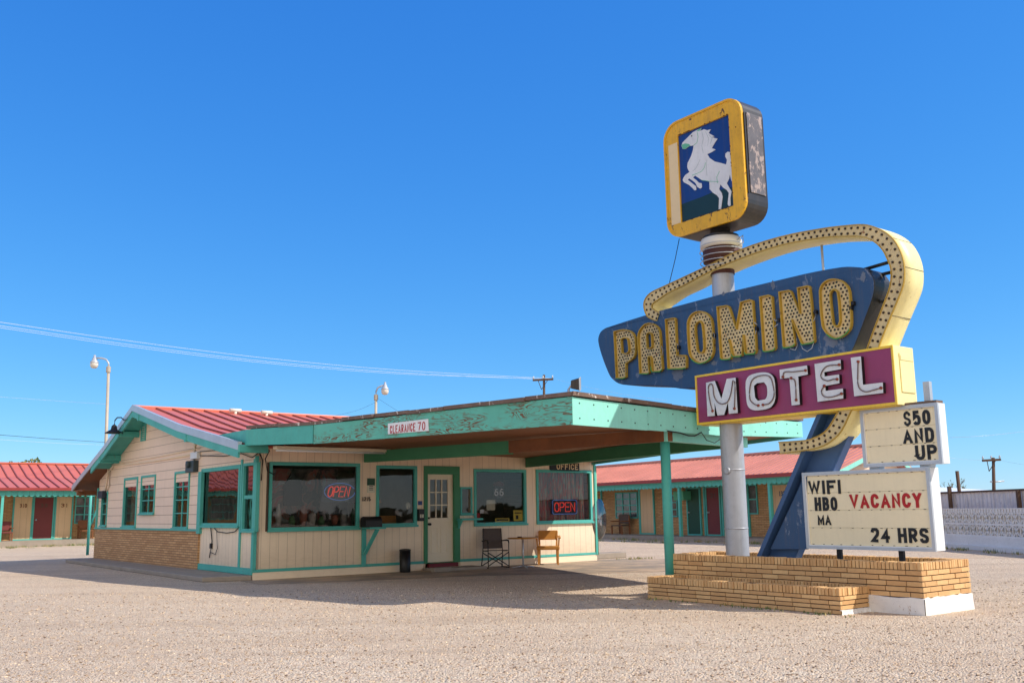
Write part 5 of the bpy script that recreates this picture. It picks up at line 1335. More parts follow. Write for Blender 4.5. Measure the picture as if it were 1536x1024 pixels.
wing(RW, 'motel_wing', 'right motel wing with faded pink ribbed roof behind the sign pole', ra(895) - 22, aend, zbR, ezR, vzR, rzR, 1.6, m_pinkroof, itemsR, seam=.3, kink=False, rrun=.9)
ac = RW.hit(1031, 743, 0); mb = MB(); mb.box(RW, ac[0] - .38, ac[0] + .3, .02, .5, ac[1] - .2, ac[1] + .2)
for i in range(5): mb.box(RW, ac[0] - .34, ac[0] + .26, .5, .52, ac[1] - .16 + i * .07, ac[1] - .13 + i * .07)
one(mb, 'air_conditioner', m_signgreen, 'boxy green air conditioner beside the dark green door of the right wing', 'air conditioner', RW.p(ac[0], 0, ac[1]), bevel=.01)

def porch_chair(F, a, b, z, label, mat_s, mat_w, w_=.6, name='porch_chair'):
    Cn = thing(name, label, 'chair', F.p(a, b, z)); Q = F.sub(a, b, z)
    for sx in (-1, 1):
        for sb in (-.22, .25):
            mb = MB(); mb.box(Q, sx * w_ / 2 - .03, sx * w_ / 2 + .03, sb - .03, sb + .03, 0, .42 if sb > 0 else .9); mb.build('leg', mat_w, Cn)
    mb = MB(); mb.box(Q, -w_ / 2, w_ / 2, -.22, .28, .38, .44); mb.build('seat', mat_s, Cn, bevel=.01)
    mb = MB(); mb.box(Q, -w_ / 2, w_ / 2, -.26, -.2, .5, .95); mb.build('backrest', mat_s, Cn, bevel=.02)
    mb = MB(); mb.box(Q, -w_ / 2 - .04, -w_ / 2 + .04, -.2, .3, .6, .64); mb.build('armrest', mat_w, Cn)
    mb = MB(); mb.box(Q, w_ / 2 - .04, w_ / 2 + .04, -.2, .3, .6, .64); mb.build('armrest', mat_w, Cn)
    return Cn
porch_chair(LW, la(3, .8), .8, zbL, 'brown backed wooden porch chair at the left edge of the photo', m_maroon, m_brown, .9)
porch_chair(LW, la(129, .5), .5, zbL, 'small brown wooden porch chair below the window of the left wing', m_brown, m_brown, .6)
porch_chair(RW, ra(931, .6), .6, zbR, 'dark round backed porch seat under the window of the right wing', m_intdark, m_brown, .8)

# ------------------------------------------------------------------ breeze block wall and what stands behind it
w0, w1 = gnd(1400, 819), gnd(1536, 829.5); wd = (w1 - w0); wd.z = 0; Lw = wd.length; wa = wd.normalized(); wb = Vector((wa.y, -wa.x, 0))
if wb.dot(-w1) < 0: wb = -wb
BWF = Fr((w0.x, w0.y, 0), wa, wb); a_0 = -3.0; a_1 = Lw + 5
print('wall', w0, w1, Lw)
bw = thing('breeze_block_wall', 'white garden wall of pierced breeze blocks on a solid base at the right edge', 'wall', BWF.p(Lw / 2, 0, 0))
mb = MB(); mb.box(BWF, a_0, a_1, -.12, .06, 0, .42); mb.box(BWF, a_0, a_1, .061, .2, 0, .14); mb.build('solid_base', m_plaster, bw, bevel=.01)
mb = MB(); n = int((a_1 - a_0) / .4); z0 = .42; bh = .178; P4 = .4
for i in range(n):
    for j in range(4):
        x = a_0 + i * P4; z = z0 + j * bh; Q = BWF.sub(x, 0, z); up_ = j % 2
        mb.box(Q, 0, .035, -.06, .04, 0, bh); mb.box(Q, .036, P4 - .001, -.058, .038, 0 if not up_ else bh - .03, .03 if not up_ else bh - .001)
        for (ax_, az_, bx_, bz_) in ((.2, bh if not up_ else 0, .05, .03 if not up_ else bh - .03), (.2, bh if not up_ else 0, .37, .03 if not up_ else bh - .03), (.2, 0.0, .2, bh)):
            mb.ribbon(Q, [(ax_, az_), (bx_, bz_)], .042, -.05, .034)
mb.build('pierced_blocks', m_plaster, bw)
mb = MB(); mb.box(BWF, a_0, a_1, -.3, -.26, 0, 1.2); mb.build('backing_boards', m_brown, bw)
zt_ = z0 + 4 * bh
mb = MB()
for i in range(int((a_1 - a_0) / .16)): x = a_0 + i * .16; mb.box(BWF, x, x + .11, -.06, .04, zt_ + .002, zt_ + .09)
mb.box(BWF, a_0, a_1, -.07, .05, zt_ + .09, zt_ + .12); mb.build('cap_course', m_plaster, bw)
pf = thing('panel_fence', 'grey corrugated panel fence with brown posts rising behind the breeze block wall', 'fence', BWF.p(Lw / 2, -.5, 0))
mb = MB(); vs = []; fs = []; n = int((a_1 - a_0) / .05)
for i in range(n + 1):
    x = a_0 + i * .05; b_ = -.5 + .02 * math.sin(i * 1.3); vs += [BWF.p(x, b_, 1.18), BWF.p(x, b_, 1.78 - .04 * math.sin(x * .4))]
    if i: fs.append((2 * i - 2, 2 * i, 2 * i + 1, 2 * i - 1))
mb.add(vs, fs, 0, True); mb.build('panel', paint('weathered_fence_grey', (232, 226, 226), .6, .3, .6, .6, (120, 100, 92), streak=.6), pf, recalc=False)
mb = MB(); mb.box(BWF, a_0, a_1, -.46, -.42, 1.74, 1.8); mb.build('rail', m_darkwood, pf)
k = 0
for x in (1426, 1529):
    a = BWF.hit(x, 750, -.38)[0]; mb = MB(); mb.box(BWF, a - .05, a + .05, -.42, -.32, 0, BWF.hit(x, 729 + 6 * k, -.38)[1]); mb.build('post', m_darkwood, pf); k += 1
# pale shed roof, stub pole, bare tree
shp = at_depth(1450, 738, 46); SH = Fr((shp.x, shp.y, 0), Vector((.96, -.28, 0)), Vector((-.28, -.96, 0)))
sh = thing('storage_shed', 'low shed with a white metal roof behind the fence on the right', 'building', SH.p(0, 0, 0))
mb = MB(); mb.box(SH, -1.2, 3.0, -4, 0, 0, 1.95); mb.build('wall', m_brown, sh)
mb = MB(); z2 = SH.hit(1450, 739)[1]; z3 = SH.hit(1425, 727, -3)[1]; mb.hexa([SH.p(-1.5, .3, z2 - .25), SH.p(3.6, .3, z2 - .35), SH.p(2.2, -4.4, z3 - .4), SH.p(-1.5, -4.4, z3 - .1), SH.p(-1.5, .3, z2 - .15), SH.p(3.6, .3, z2 - .25), SH.p(2.2, -4.4, z3 - .3), SH.p(-1.5, -4.4, z3)]); mb.build('roof', m_white, sh)
p = at_depth(1441, 745, 40); mb = MB(); mb.tube([(p.x, p.y, 0), (p.x - .05, p.y, at_depth(1439, 706, 40).z)], .075, 8)
one(mb, 'wooden_post', m_darkwood, 'short leaning dark wooden post standing behind the fence beside the bare tree', 'post', (p.x, p.y, 0))
def twig_tree(base, H, spread, name, label, seed, leaves=260, leafm=m_foliage, ls=.09, trunk_r=.1):
    rb = random.Random(seed); T = thing(name, label, 'tree', base); tr = MB(); cr = MB(); tips = []
    def grow(p, d, L_, r, lev):
        q = p + d * L_; m_ = p + d * L_ * .5 + Vector((rb.uniform(-.06, .06), rb.uniform(-.06, .06), 0)) * L_
        tr.tube([p, m_, q], [r, r * .85, r * .65], 5)
        tips.append(q); tips.append(m_) if lev > 1 else None
        if lev < 4:
            for i in range(3 if lev else 5):
                dd = (d + Vector((rb.uniform(-1, 1), rb.uniform(-1, 1), rb.uniform(-.1, .7))) * spread).normalized(); grow(q, dd, L_ * rb.uniform(.55, .8), r * .6, lev + 1)
    grow(Vector(base), Vector((rb.uniform(-.05, .05), 0, 1)), H * .36, trunk_r, 0)
    for i in range(leaves):
        c_ = rb.choice(tips) + Vector((rb.gauss(0, 1), rb.gauss(0, 1), rb.gauss(0, .8))) * H * .035; s_ = ls * rb.uniform(.5, 1.4)
        a_ = Vector((rb.gauss(0, 1), rb.gauss(0, 1), rb.gauss(0, 1))).normalized(); b_ = a_.orthogonal().normalized()
        cr.add([c_ - a_ * s_, c_ + b_ * s_ * .6, c_ + a_ * s_, c_ - b_ * s_ * .6], [(0, 1, 2, 3)], rb.choice((0, 0, 1)))
    tr.build('trunk', m_twig, T); cr.build('crown', [leafm, paint(name + '_pale_leaf_%d' % seed, (128, 132, 84), .8)], T, recalc=False)
p = at_depth(1438, 745, 58); ht = at_depth(1438, 708, 58).z * .82
twig_tree(Vector((p.x, p.y, 0)), ht, .55, 'bare_tree', 'thin nearly bare tree above the shed roof at the right', 4, 120, ls=.05, trunk_r=.07)
for x, lab, sd in ((17, 'leftmost leafy tree top behind the red roofed left wing', 5), (33, 'leafy tree top nearer the office behind the left wing roof', 6)):
    D = 75; p = at_depth(x, 745, D); ht = at_depth(x, 686, D).z * .86
    twig_tree(Vector((p.x, p.y, 0)), ht, .8, 'leafy_tree', lab, sd, 3800, ls=.13, trunk_r=.25)
# hedge-like line of trees far away to the right of the camera (seen only mirrored in the panes)
mb = MB(); rb = random.Random(9)
for i in range(700):
    c_ = Vector((95 + rb.uniform(-4, 4), -60 + 110 * rb.random(), rb.random() ** 1.2 * (1.3 + .8 * math.sin(i * .7)) - .4)); s_ = rb.uniform(.5, 1.3)
    a_ = Vector((rb.gauss(0, .3), rb.gauss(0, 1), rb.gauss(0, 1))).normalized(); b_ = a_.cross(Vector((1, 0, .2))).normalized()
    mb.add([c_ - a_ * s_, c_ + b_ * s_, c_ + a_ * s_, c_ - b_ * s_], [(0, 1, 2, 3)])
mb.build('distant_trees', m_foliage, kind='stuff', recalc=False)

# ------------------------------------------------------------------ poles, lamps and wires
def util_pole(x, ytop, D, arm_x0, arm_x1, arm_y, label, lamp=None):
    p = at_depth(x, 770, D); top = at_depth(x, ytop, D); P = thing('utility_pole', label, 'utility pole', (p.x, p.y, 0))
    mb = MB(); mb.tube([(p.x, p.y, 0), (top.x, top.y, top.z)], [.13, .09], 10); mb.build('pole', m_darkwood, P)
    A, B = at_depth(arm_x0, arm_y + 1, D - .15), at_depth(arm_x1, arm_y - .5, D - .15); d = (B - A).normalized()
    mb = MB(); mb.hexa([A + Vector((0, -.06, -.07)), B + Vector((0, -.06, -.07)), B + Vector((0, .06, -.07)), A + Vector((0, .06, -.07)), A + Vector((0, -.06, .07)), B + Vector((0, -.06, .07)), B + Vector((0, .06, .07)), A + Vector((0, .06, .07))]); mb.build('crossarm', m_darkwood, P)
    for t_ in (.04, .5, .96):
        q_ = A + (B - A) * t_; mb = MB(); mb.lathe(q_ + Vector((0, 0, .07)), [(.03, 0), (.03, .06), (.07, .07), (.07, .12), (.03, .16), (.05, .2), (0, .22)], 8); mb.build('insulator', m_alu, P)
    if len(label) % 2 == 0 or True:
        c_ = (A + B) / 2; mb = MB(); mb.tube([A + (B - A) * .25, Vector((p.x, p.y, c_.z - .7))], .025, 5); mb.tube([A + (B - A) * .75, Vector((p.x, p.y, c_.z - .7))], .025, 5); mb.build('brace', m_darkwood, P)
    if lamp:
        a_ = at_depth(lamp[0], lamp[1], D); b_ = at_depth(lamp[2], lamp[3], D); mb = MB(); mb.tube([Vector((p.x, p.y, a_.z)), a_, b_], .05, 6); mb.build('lamp_arm', m_alu, P)
    return P
util_pole(816, 562, 70, 799, 830, 569, 'wooden utility pole with one crossarm rising behind the canopy')
util_pole(1490, 686, 62, 1473.5, 1501, 689.5, 'wooden utility pole with a small lamp arm, farthest right above the fence', (1496, 722, 1506, 721))
def lamp(px, ytop, ybot, D, hx, hy, side, label):
    p = at_depth(px, ybot, D); tz = at_depth(px, ytop, D); P = thing('yard_lamp', label, 'lamp post', (p.x, p.y, 0), 'tall yard lamps behind the office')
    k = D / 1465; mb = MB(); mb.tube([(p.x, p.y, 0), (tz.x, p.y, tz.z)], [.075, .055], 10); mb.lathe(Vector((tz.x, p.y, tz.z - .25)), [(.09, 0), (.09, .22)], 10); mb.build('pole', m_pole, P)
    hd = at_depth(hx, hy, D); top = Vector((tz.x, p.y, tz.z)); mb = MB(); r_ = abs(hd.x - tz.x)
    pts = [top + Vector((0, 0, -.1)), top + Vector((0, 0, .1)), top + Vector((side * r_ * .18, 0, .27)), top + Vector((side * r_ * .5, 0, .33)), Vector((hd.x, p.y, hd.z + .22))]
    mb.tube(pts, .035, 8); mb.build('arm', m_alu, P)
    mb = MB(); h_ = Vector((hd.x, p.y, hd.z)); mb.lathe(h_, [(.0, .34), (.045, .34), (.05, .24), (.08, .22), (.1, .13), (.16, .07), (.16, .02), (.15, 0)], 16); mb.build('head', m_alu, P)
    mb = MB(); mb.lathe(h_, [(.15, 0), (.16, -.05), (.13, -.15), (.08, -.19), (0, -.2)], 16); mb.build('diffuser', m_lampwhite, P)
lamp(163, 549, 662, 38, 141.5, 545, -1, 'tall curved yard lamp with its head to the left, by the gable')
lamp(564, 591, 625, 40, 577.5, 585, 1, 'curved yard lamp with its head to the right, behind the canopy')
def cable(name, pts, r, m, label):
    mb = MB(); P = [at_depth(x, y, D) for x, y, D in pts]
    # smooth
    Q = []
    for i in range(len(P) - 1):
        a, b, c, d = P[max(i - 1, 0)], P[i], P[i + 1], P[min(i + 2, len(P) - 1)]
        for k in range(6):
            t_ = k / 6; Q.append(.5 * ((2 * b) + (c - a) * t_ + (2 * a - 5 * b + 4 * c - d) * t_ ** 2 + (3 * b - a - 3 * c + d) * t_ ** 3))
    Q.append(P[-1]); mb.tube(Q, r * .5, 5)
    one(mb, name, m, label, 'cable', P[0])
cable('overhead_wire', [(-60, 474, 34), (0, 483, 38), (200, 512, 48), (400, 537, 57), (600, 555, 63), (829, 567.5, 70)], .016, m_white, 'topmost pale overhead wire from the upper left to the utility pole')
cable('overhead_wire', [(-60, 480, 34), (0, 488.5, 38), (200, 517.5, 48), (400, 542, 57), (600, 558.5, 63), (801, 568, 70)], .015, m_white, 'middle pale overhead wire running to the utility pole')
cable('overhead_wire', [(-60, 484, 34), (0, 491.5, 38), (200, 520.5, 48), (400, 544.5, 57), (600, 560.5, 63), (816, 568, 70)], .013, m_white, 'lowest pale overhead wire running to the utility pole')
cable('overhead_wire', [(829, 567.5, 70), (880, 580, 55), (940, 592, 42), (1000, 600, 34)], .008, m_white, 'thin pale wire leaving the utility pole behind the sign')
cable('service_wire', [(-40, 649, 30), (0, 652, 31), (80, 658, 34), (158, 663, 38)], .014, m_blackiron, 'dark wire stretched from the left edge to the lamp pole')
cable('service_wire', [(-40, 657, 31), (0, 659, 32), (80, 664, 35), (158, 667, 38)], .007, m_white, 'thin pale wire just under the dark wire at the left')
cable('service_wire', [(-40, 592, 40), (0, 595, 40), (100, 602, 40), (163, 606, 38)], .007, m_white, 'thin pale wire crossing behind the lamp pole above the left wing')
cable('service_wire', [(564, 603, 40), (530, 617, 38), (470, 629, 34)], .008, m_blackiron, 'dark wire sagging left from the second yard lamp')
cable('service_wire', [(565, 596, 40), (585, 609, 38), (606, 622, 34)], .009, m_blackiron, 'dark wire falling right from the second yard lamp')
cable('service_wire', [(1424, 656, 40), (1480, 653, 40), (1560, 644, 42)], .01, m_alu, 'thin wire crossing the sky right of the reader boards')
cable('service_wire', [(1300, 670, 60), (1420, 686, 62), (1474, 690, 62)], .01, m_alu, 'thin wire reaching the right utility pole from the left')
cable('service_wire', [(1501, 690, 62), (1520, 694, 58), (1560, 700, 50)], .01, m_alu, 'thin wire leaving the right utility pole to the right')

# ------------------------------------------------------------------ gooseneck lamp at the gable peak
gk = RF.p(RA0 - .02, PKG + .8, roofz(PKG + .8)); gl = thing('gooseneck_lamp', 'black gooseneck barn lamp curling from the roof edge at the gable', 'lamp', gk)
def gq(x, y): a, c = GW.hit(x, y, .75); return GW.p(a, .75, c)
mb = MB(); mb.tube([gk, gq(185, 629), gq(182, 626), gq(176, 626), gq(172.5, 630), gq(171.5, 637), gq(172, 642)], .018, 7); mb.build('arm', m_blackiron, gl)
mb = MB(); q = gq(171, 645); mb.lathe(q, [(.03, .16), (.07, .12), (.09, .02), (.24, -.07), (.25, -.09), (.05, -.04)], 18); mb.build('shade', m_blackiron, gl)

# ------------------------------------------------------------------ things on and by the front wall
def fl_(x, y, b=0.0): return FW.hit(x, y, b)
def plate(name, x0, y0, x1, y1, b, th, m, label, cat, bevel=.002):
    r = FW.rect(x0, y0, x1, y1, b); mb = MB(); mb.box(FW, r[0], r[1], b, b + th, r[2], r[3])
    T = thing(name, label, cat, FW.p((r[0] + r[1]) / 2, b, r[2])); mb.build('board', m, T, bevel=bevel); return T, r
# mailbox on a bracket
r = FW.rect(546, 774, 575, 790, .2); ra_, rb_, rc, rd = r
mbx = thing('mailbox', 'black mailbox on a teal wall bracket between the two left windows', 'mailbox', FW.p(ra_, 0, rc))
mb = MB(); w2 = (rb_ - ra_); hh_ = rd - rc; E2 = Fr(FW.p((ra_ + rb_) / 2 - .1, .26, rc), -G, U)
prf2 = [(-.14, 0), (.14, 0), (.14, hh_ * .6)] + arc(0, hh_ * .6, .14, hh_ * .4, 0, 180, 8)[1:]
mb.prism(E2, prf2, -w2 * .42, w2 * .42); mb.build('box', m_black, mbx, bevel=.006)
mb = MB(); E3 = Fr(FW.p((ra_ + rb_) / 2 - .12, 0, 0), -G, U); mb.box(FW, ra_ + .04, ra_ + .15, 0.012, .05, .17, rc); mb.box(FW, ra_ + .05, rb_ - .05, .05, .42, rc - .045, rc)
Pz = [FW.p(ra_ + .05, .05, rc - .62), FW.p(ra_ + .14, .05, rc - .62), FW.p(ra_ + .3, .36, rc - .05), FW.p(ra_ + .2, .36, rc - .05)]
mb.hexa([p_ - G * .0 for p_ in Pz] + [p_ - G * .05 for p_ in Pz]); mb.build('bracket', m_teal, mbx, bevel=.004)
# trash can
tp_ = gnd(607.5, 858); tc = thing('trash_can', 'slim black cylindrical trash can standing left of the office door', 'trash can', (tp_.x, tp_.y, .004)); th_ = FW.hit(607.5, 824, (tp_ - C).dot(-G))[1]; rr = (8.4 / 1465) * tp_.y
mb = MB(); o_ = Vector((tp_.x, tp_.y, .004)); mb.lathe(o_, [(0, 0), (rr * .9, 0), (rr * .95, .02), (rr, th_ * .97), (rr * .93, th_ * .97), (rr * .9, .05), (0, .05)], 28); mb.build('body', m_black, tc)
mb = MB(); mb.lathe(o_, [(rr * .9, th_ * .95), (rr * 1.04, th_ * .95), (rr * 1.04, th_), (rr * .7, th_ + .015), (rr * .7, th_ * .93)], 28); mb.build('rim', m_darkmetal, tc)
# keypad, notices, numbers
kp, r = plate('card_reader', 625.5, 763, 634, 781, .0, .09, m_black, 'black wall box beside the office door handle', 'wall box', .008)
mb = MB(); mb.box(FW, r[0] + .03, r[0] + .07, .09, .095, r[2] + .08, r[2] + .16); mb.box(FW, r[0] + .09, r[0] + .13, .09, .095, r[2] + .08, r[2] + .16); mb.build('label', m_paper, kp)
plate('small_notice', 627, 751, 633, 757, .0, .012, m_signblue, 'small blue notice above the black wall box', 'notice')
nt_, r = plate('wall_notice', 550.5, 717, 562, 727.5, .0, .015, m_greenpaper, 'dark green and white notice between the two left windows', 'notice')
r = FW.rect(550.5, 727.5, 562, 738.5); mb = MB(); mb.box(FW, r[0], r[1], 0, .015, r[2], r[3] - .002); lw = mb.build('lower_sheet', m_paper, nt_)
mb = MB()
for i in range(3): mb.box(FW, r[0] + .05 + .0 * i, r[1] - .05, .015, .0165, r[2] + .06 + i * .04, r[2] + .075 + i * .04)
mb.build('print', m_blackink, nt_)
r = FW.rect(543, 745, 555.5, 751); T = thing('house_number', 'black metal house number 1215 on the beige wall', 'number', FW.p(r[0], 0, r[2])); mb = MB(); text(mb, FW, '1215', r[0], r[1], r[2], r[3], .003, .012, .17); mb.build('digits', m_blackiron, T)
# office sign
os_, r = plate('office_sign', 824, 694, 868, 706.5, .0, .03, m_black, 'black board lettered OFFICE above the right window', 'sign', .004)
mb = MB(); cw = r[1] - r[0]; text(mb, FW, 'OFFICE', r[0] + cw * .22, r[1] - cw * .05, r[2] + .045, r[2] + .2, .031, .006, .17); mb.build('lettering', m_pinkstrip, os_)
# neon signs behind the panes
r = FW.rect(486, 724, 533, 750, -.12); os1 = thing('neon_open_sign', 'oval red and blue neon OPEN sign in the large left window', 'neon sign', FW.p(r[0], -.12, r[2]))
mb = MB(); cx_, cz_ = (r[0] + r[1]) / 2, (r[2] + r[3]) / 2; ww, hh_ = (r[1] - r[0]), (r[3] - r[2])
text(mb, FW, 'OPEN', r[0] + ww * .1, r[1] - ww * .22, r[2] + hh_ * .2, r[3] - hh_ * .2, -.12, 0, .04, 0, gap=.22, slant=.22, tube=.014); mb.build('red_tube', m_neonred, os1)
mb = MB(); mb.tube([FW.p(cx_ + ww * .49 * math.cos(R(a_)), -.12, cz_ + hh_ * .49 * math.sin(R(a_))) for a_ in range(20, 370, 14)], .011, 6); mb.build('blue_tube', m_neonblue, os1)
mb = MB(); mb.box(FW, r[0] - .03, r[1] + .03, -.17, -.165, r[2] - .04, r[3] + .04); mb.build('backing', glass('clear_backing', .75, 1.3), os1)
r = FW.rect(828, 748.5, 866, 771.5, -.1); os2 = thing('neon_open_sign', 'rectangular red neon OPEN sign in the office window on the right', 'neon sign', FW.p(r[0], -.1, r[2]))
ww, hh_ = (r[1] - r[0]), (r[3] - r[2]); mb = MB(); mb.prism(FW, rrect(r, .05), -.16, -.12); mb.build('backing', m_black, os2)
mb = MB(); text(mb, FW, 'OPEN', r[0] + ww * .1, r[1] - ww * .1, r[2] + hh_ * .2, r[3] - hh_ * .2, -.1, 0, .04, 0, gap=.22, tube=.015); mb.build('red_tube', m_neonred, os2)
mb = MB(); mb.tube([FW.p(a_, -.1, c_) for a_, c_ in rrect((r[0] + .02, r[1] - .02, r[2] + .02, r[3] - .02), .06)], .011, 6, 0, True); mb.build('blue_tube', m_neonblue, os2)
# route shield in the window
r = FW.rect(740, 729, 756.5, 747.5, -.08); T = thing('route_shield_sign', 'dark shield with a white number 66 hanging in the middle window', 'sign', FW.p(r[0], -.08, r[2]))
mb = MB(); ww, hh_ = r[1] - r[0], r[3] - r[2]; sh_ = [(r[0] + ww * x_, r[2] + hh_ * z_) for x_, z_ in ((.5, 0), (.8, .12), (1, .4), (.92, .75), (1, 1), (0, 1), (.08, .75), (0, .4), (.2, .12))]
mb.prism(FW, sh_, -.1, -.08); mb.build('shield', paint('shield_maroon', (52, 36, 50), .5), T)
mb = MB(); text(mb, FW, '66', r[0] + ww * .08, r[1] - ww * .08, r[2] + hh_ * .22, r[2] + hh_ * .82, -.079, .004, .15, gap=.25); mb.build('digits', m_white, T)
r2 = FW.rect(740, 721, 756, 728.5, -.08); mb = MB(); mb.prism(FW, [(r2[0], r2[2]), (r2[1], r2[2]), (r2[1], r2[3] - .06), ((r2[0] + r2[1]) / 2, r2[3]), (r2[0], r2[3] - .06)], -.1, -.08); mb.build('top_plate', paint('shield_rust', (110, 52, 42), .6), T)
plate('window_sheet', 729.5, 749.5, 742.5, 765, -.055, .004, m_paper, 'pale square sheet taped in the middle window', 'notice', 0)
T, r = plate('window_sheet', 742.5, 776.5, 764, 782.5, -.055, .004, m_yellowpaper, 'low wide yellow notice at the foot of the middle window', 'notice', 0)
mb = MB(); mb.box(FW, r[0] + .04, r[1] - .04, -.051, -.049, r[2] + .035, r[2] + .075); mb.build('print', m_blackink, T)
T, r = plate('window_sheet', 770, 764.5, 784, 781, -.055, .004, m_yellowpaper, 'tall yellow notice in the lower right corner of the middle window', 'notice', 0)
mb = MB(); mb.box(FW, r[0] + .08, r[0] + .16, -.051, -.049, r[2] + .05, r[2] + .15); mb.box(FW, r[0] + .04, r[1] - .04, -.051, -.049, r[3] - .09, r[3] - .06); mb.build('print', m_blackink, T)
plate('window_sheet', 719.5, 763.5, 725.5, 769.5, -.055, .004, m_white, 'small white round cornered card in the middle window', 'notice', .01)
plate('window_sheet', 714, 769, 720, 776.5, -.055, .004, m_redink, 'small red card in the lower left corner of the middle window', 'notice', 0)
q = fl_(612, 758, -.055); mb = MB(); mb.lathe(FW.p(q[0], -.055, q[1]), [(0, 0), (.085, 0), (.085, .004), (0, .004)], 18, 0, (U * .8, Vector((0, 0, 1)), -G)); one(mb, 'oval_sticker', m_paper, 'pale oval sticker on the pane left of the door', 'sticker', FW.p(q[0], 0, q[1]))
# mirror disc at the right corner
q = fl_(895, 778, .0); mb = MB(); mb.lathe(FW.p(WL + .14, .02, q[1]), [(.0, .02), (.5, .0), (.56, -.02), (.56, -.04), (0, -.04)], 32, 0, (U * .5, Vector((0, 0, 1)), -G)); one(mb, 'round_mirror', m_glassrefl, 'tall oval mirror leaning at the right corner of the office', 'mirror', FW.p(WL + .1, 0, q[1]))
# concrete step at the far right, worn step at the door
r_ = [gnd(900, 838), gnd(941, 837)]; mb = MB(); A = (r_[0] - C); a0, b0 = A.dot(U), A.dot(-G); mb.box(FW, WL + .1, WL + 1.6, -.9, b0, 0, .16); one(mb, 'concrete_step', m_concrete, 'low weathered concrete step past the right corner of the office', 'step', FW.p(WL + .5, 0, 0), bevel=.02)
A = (gnd(640, 857) - C).dot(U); mb = MB(); mb.box(FW, doorR[0] - .1, doorR[1] + .3, .1, .75, 0, .07); mb.box(FW, doorR[0] - .25, doorR[0] + .25, .7, .85, 0, .1); one(mb, 'door_step', m_concrete, 'worn flat slab in front of the maroon threshold', 'step', FW.p(doorR[0] + .5, .4, 0), bevel=.015)

# ------------------------------------------------------------------ chairs and table by the wall
def place(x, y): p = gnd(x, y, .004); A = p - C; return A.dot(U), A.dot(-G)
# black folding arm chair with grey mesh
a_, b_ = place(745, 851); CH = FW.sub(a_, b_ - .05, .004, R(18))
ch = thing('folding_armchair', 'black folding metal armchair with grey mesh seat, right of the office door', 'chair', CH.p(0, 0, 0)); hw = .27
sh_ = .42
def tb(name, pts, r=.012, m=m_blackiron): mb = MB(); mb.tube([CH.p(*p) for p in pts], r, 8); return mb.build(name, m, ch)
for s_ in (-1, 1):
    tb('leg', [(s_ * hw, .26, 0), (s_ * hw, .25, .62), (s_ * hw, .2, .66), (s_ * hw, -.1, .66)]); tb('leg', [(s_ * hw, -.3, 0), (s_ * (hw - .01), -.2, .4), (s_ * (hw - .03), -.24, .95)])
    tb('armrest', [(s_ * hw, .26, .6), (s_ * hw, .22, .665), (s_ * hw, .1, .675), (s_ * hw, -.22, .65)], .017)
    tb('runner', [(s_ * hw, -.28, .012), (s_ * hw, .26, .012)], .011); tb('seat_rail', [(s_ * (hw - .02), .22, sh_), (s_ * (hw - .02), -.22, sh_ - .02)])
tb('cross_brace', [(-hw, .24, .05), (hw, .24, .38)]); tb('cross_brace', [(hw, .235, .05), (-hw, .235, .38)]); tb('cross_brace', [(-hw, -.22, .05), (hw, -.2, .36)]); tb('cross_brace', [(hw, -.225, .05), (-hw, -.205, .36)])
mb = MB(); mb.hexa([CH.p(-hw + .02, -.22, sh_ - .02), CH.p(hw - .02, -.22, sh_ - .02), CH.p(hw - .02, .24, sh_), CH.p(-hw + .02, .24, sh_), CH.p(-hw + .02, -.22, sh_), CH.p(hw - .02, -.22, sh_), CH.p(hw - .02, .24, sh_ + .02), CH.p(-hw + .02, .24, sh_ + .02)]); mb.build('seat', m_mesh, ch, bevel=.006)
mb = MB(); mb.hexa([CH.p(-hw + .02, -.22, .46), CH.p(hw - .02, -.22, .46), CH.p(hw - .02, -.205, .46), CH.p(-hw + .02, -.205, .46), CH.p(-hw + .02, -.26, .96), CH.p(hw - .02, -.26, .96), CH.p(hw - .02, -.245, .96), CH.p(-hw + .02, -.245, .96)]); mb.build('backrest', m_mesh, ch, bevel=.006)
# table
a_, b_ = place(785, 851); TBF = FW.sub(a_, b_, .004); zt2 = FW.hit(785, 806, b_)[1]
tbl = thing('bistro_table', 'round wooden topped table on a thin grey metal pedestal between the two chairs', 'table', TBF.p(0, 0, 0))
mb = MB(); mb.lathe(TBF.p(0, 0, zt2 - .03), [(0, 0), (.36, 0), (.38, .01), (.38, .03), (0, .032)], 32); mb.build('tabletop', m_chairwood, tbl)
mb = MB(); mb.tube([TBF.p(0, 0, .03), TBF.p(0, 0, zt2 - .03)], .022, 10); mb.build('pedestal', m_alu, tbl)
for k in range(4): mb = MB(); mb.tube([TBF.p(0, 0, .05), TBF.p(.28 * math.cos(k * 1.57 + .3), .28 * math.sin(k * 1.57 + .3), .015)], .014, 6); mb.build('foot', m_alu, tbl)
mb = MB(); mb.lathe(TBF.p(-.14, .05, zt2 + .004), [(0, 0), (.05, 0), (.06, .025), (.05, .025), (.04, .01), (0, .01)], 14); one(mb, 'ashtray', m_rust, 'small dark red ashtray on the round table', 'ashtray', TBF.p(-.14, .05, zt2))
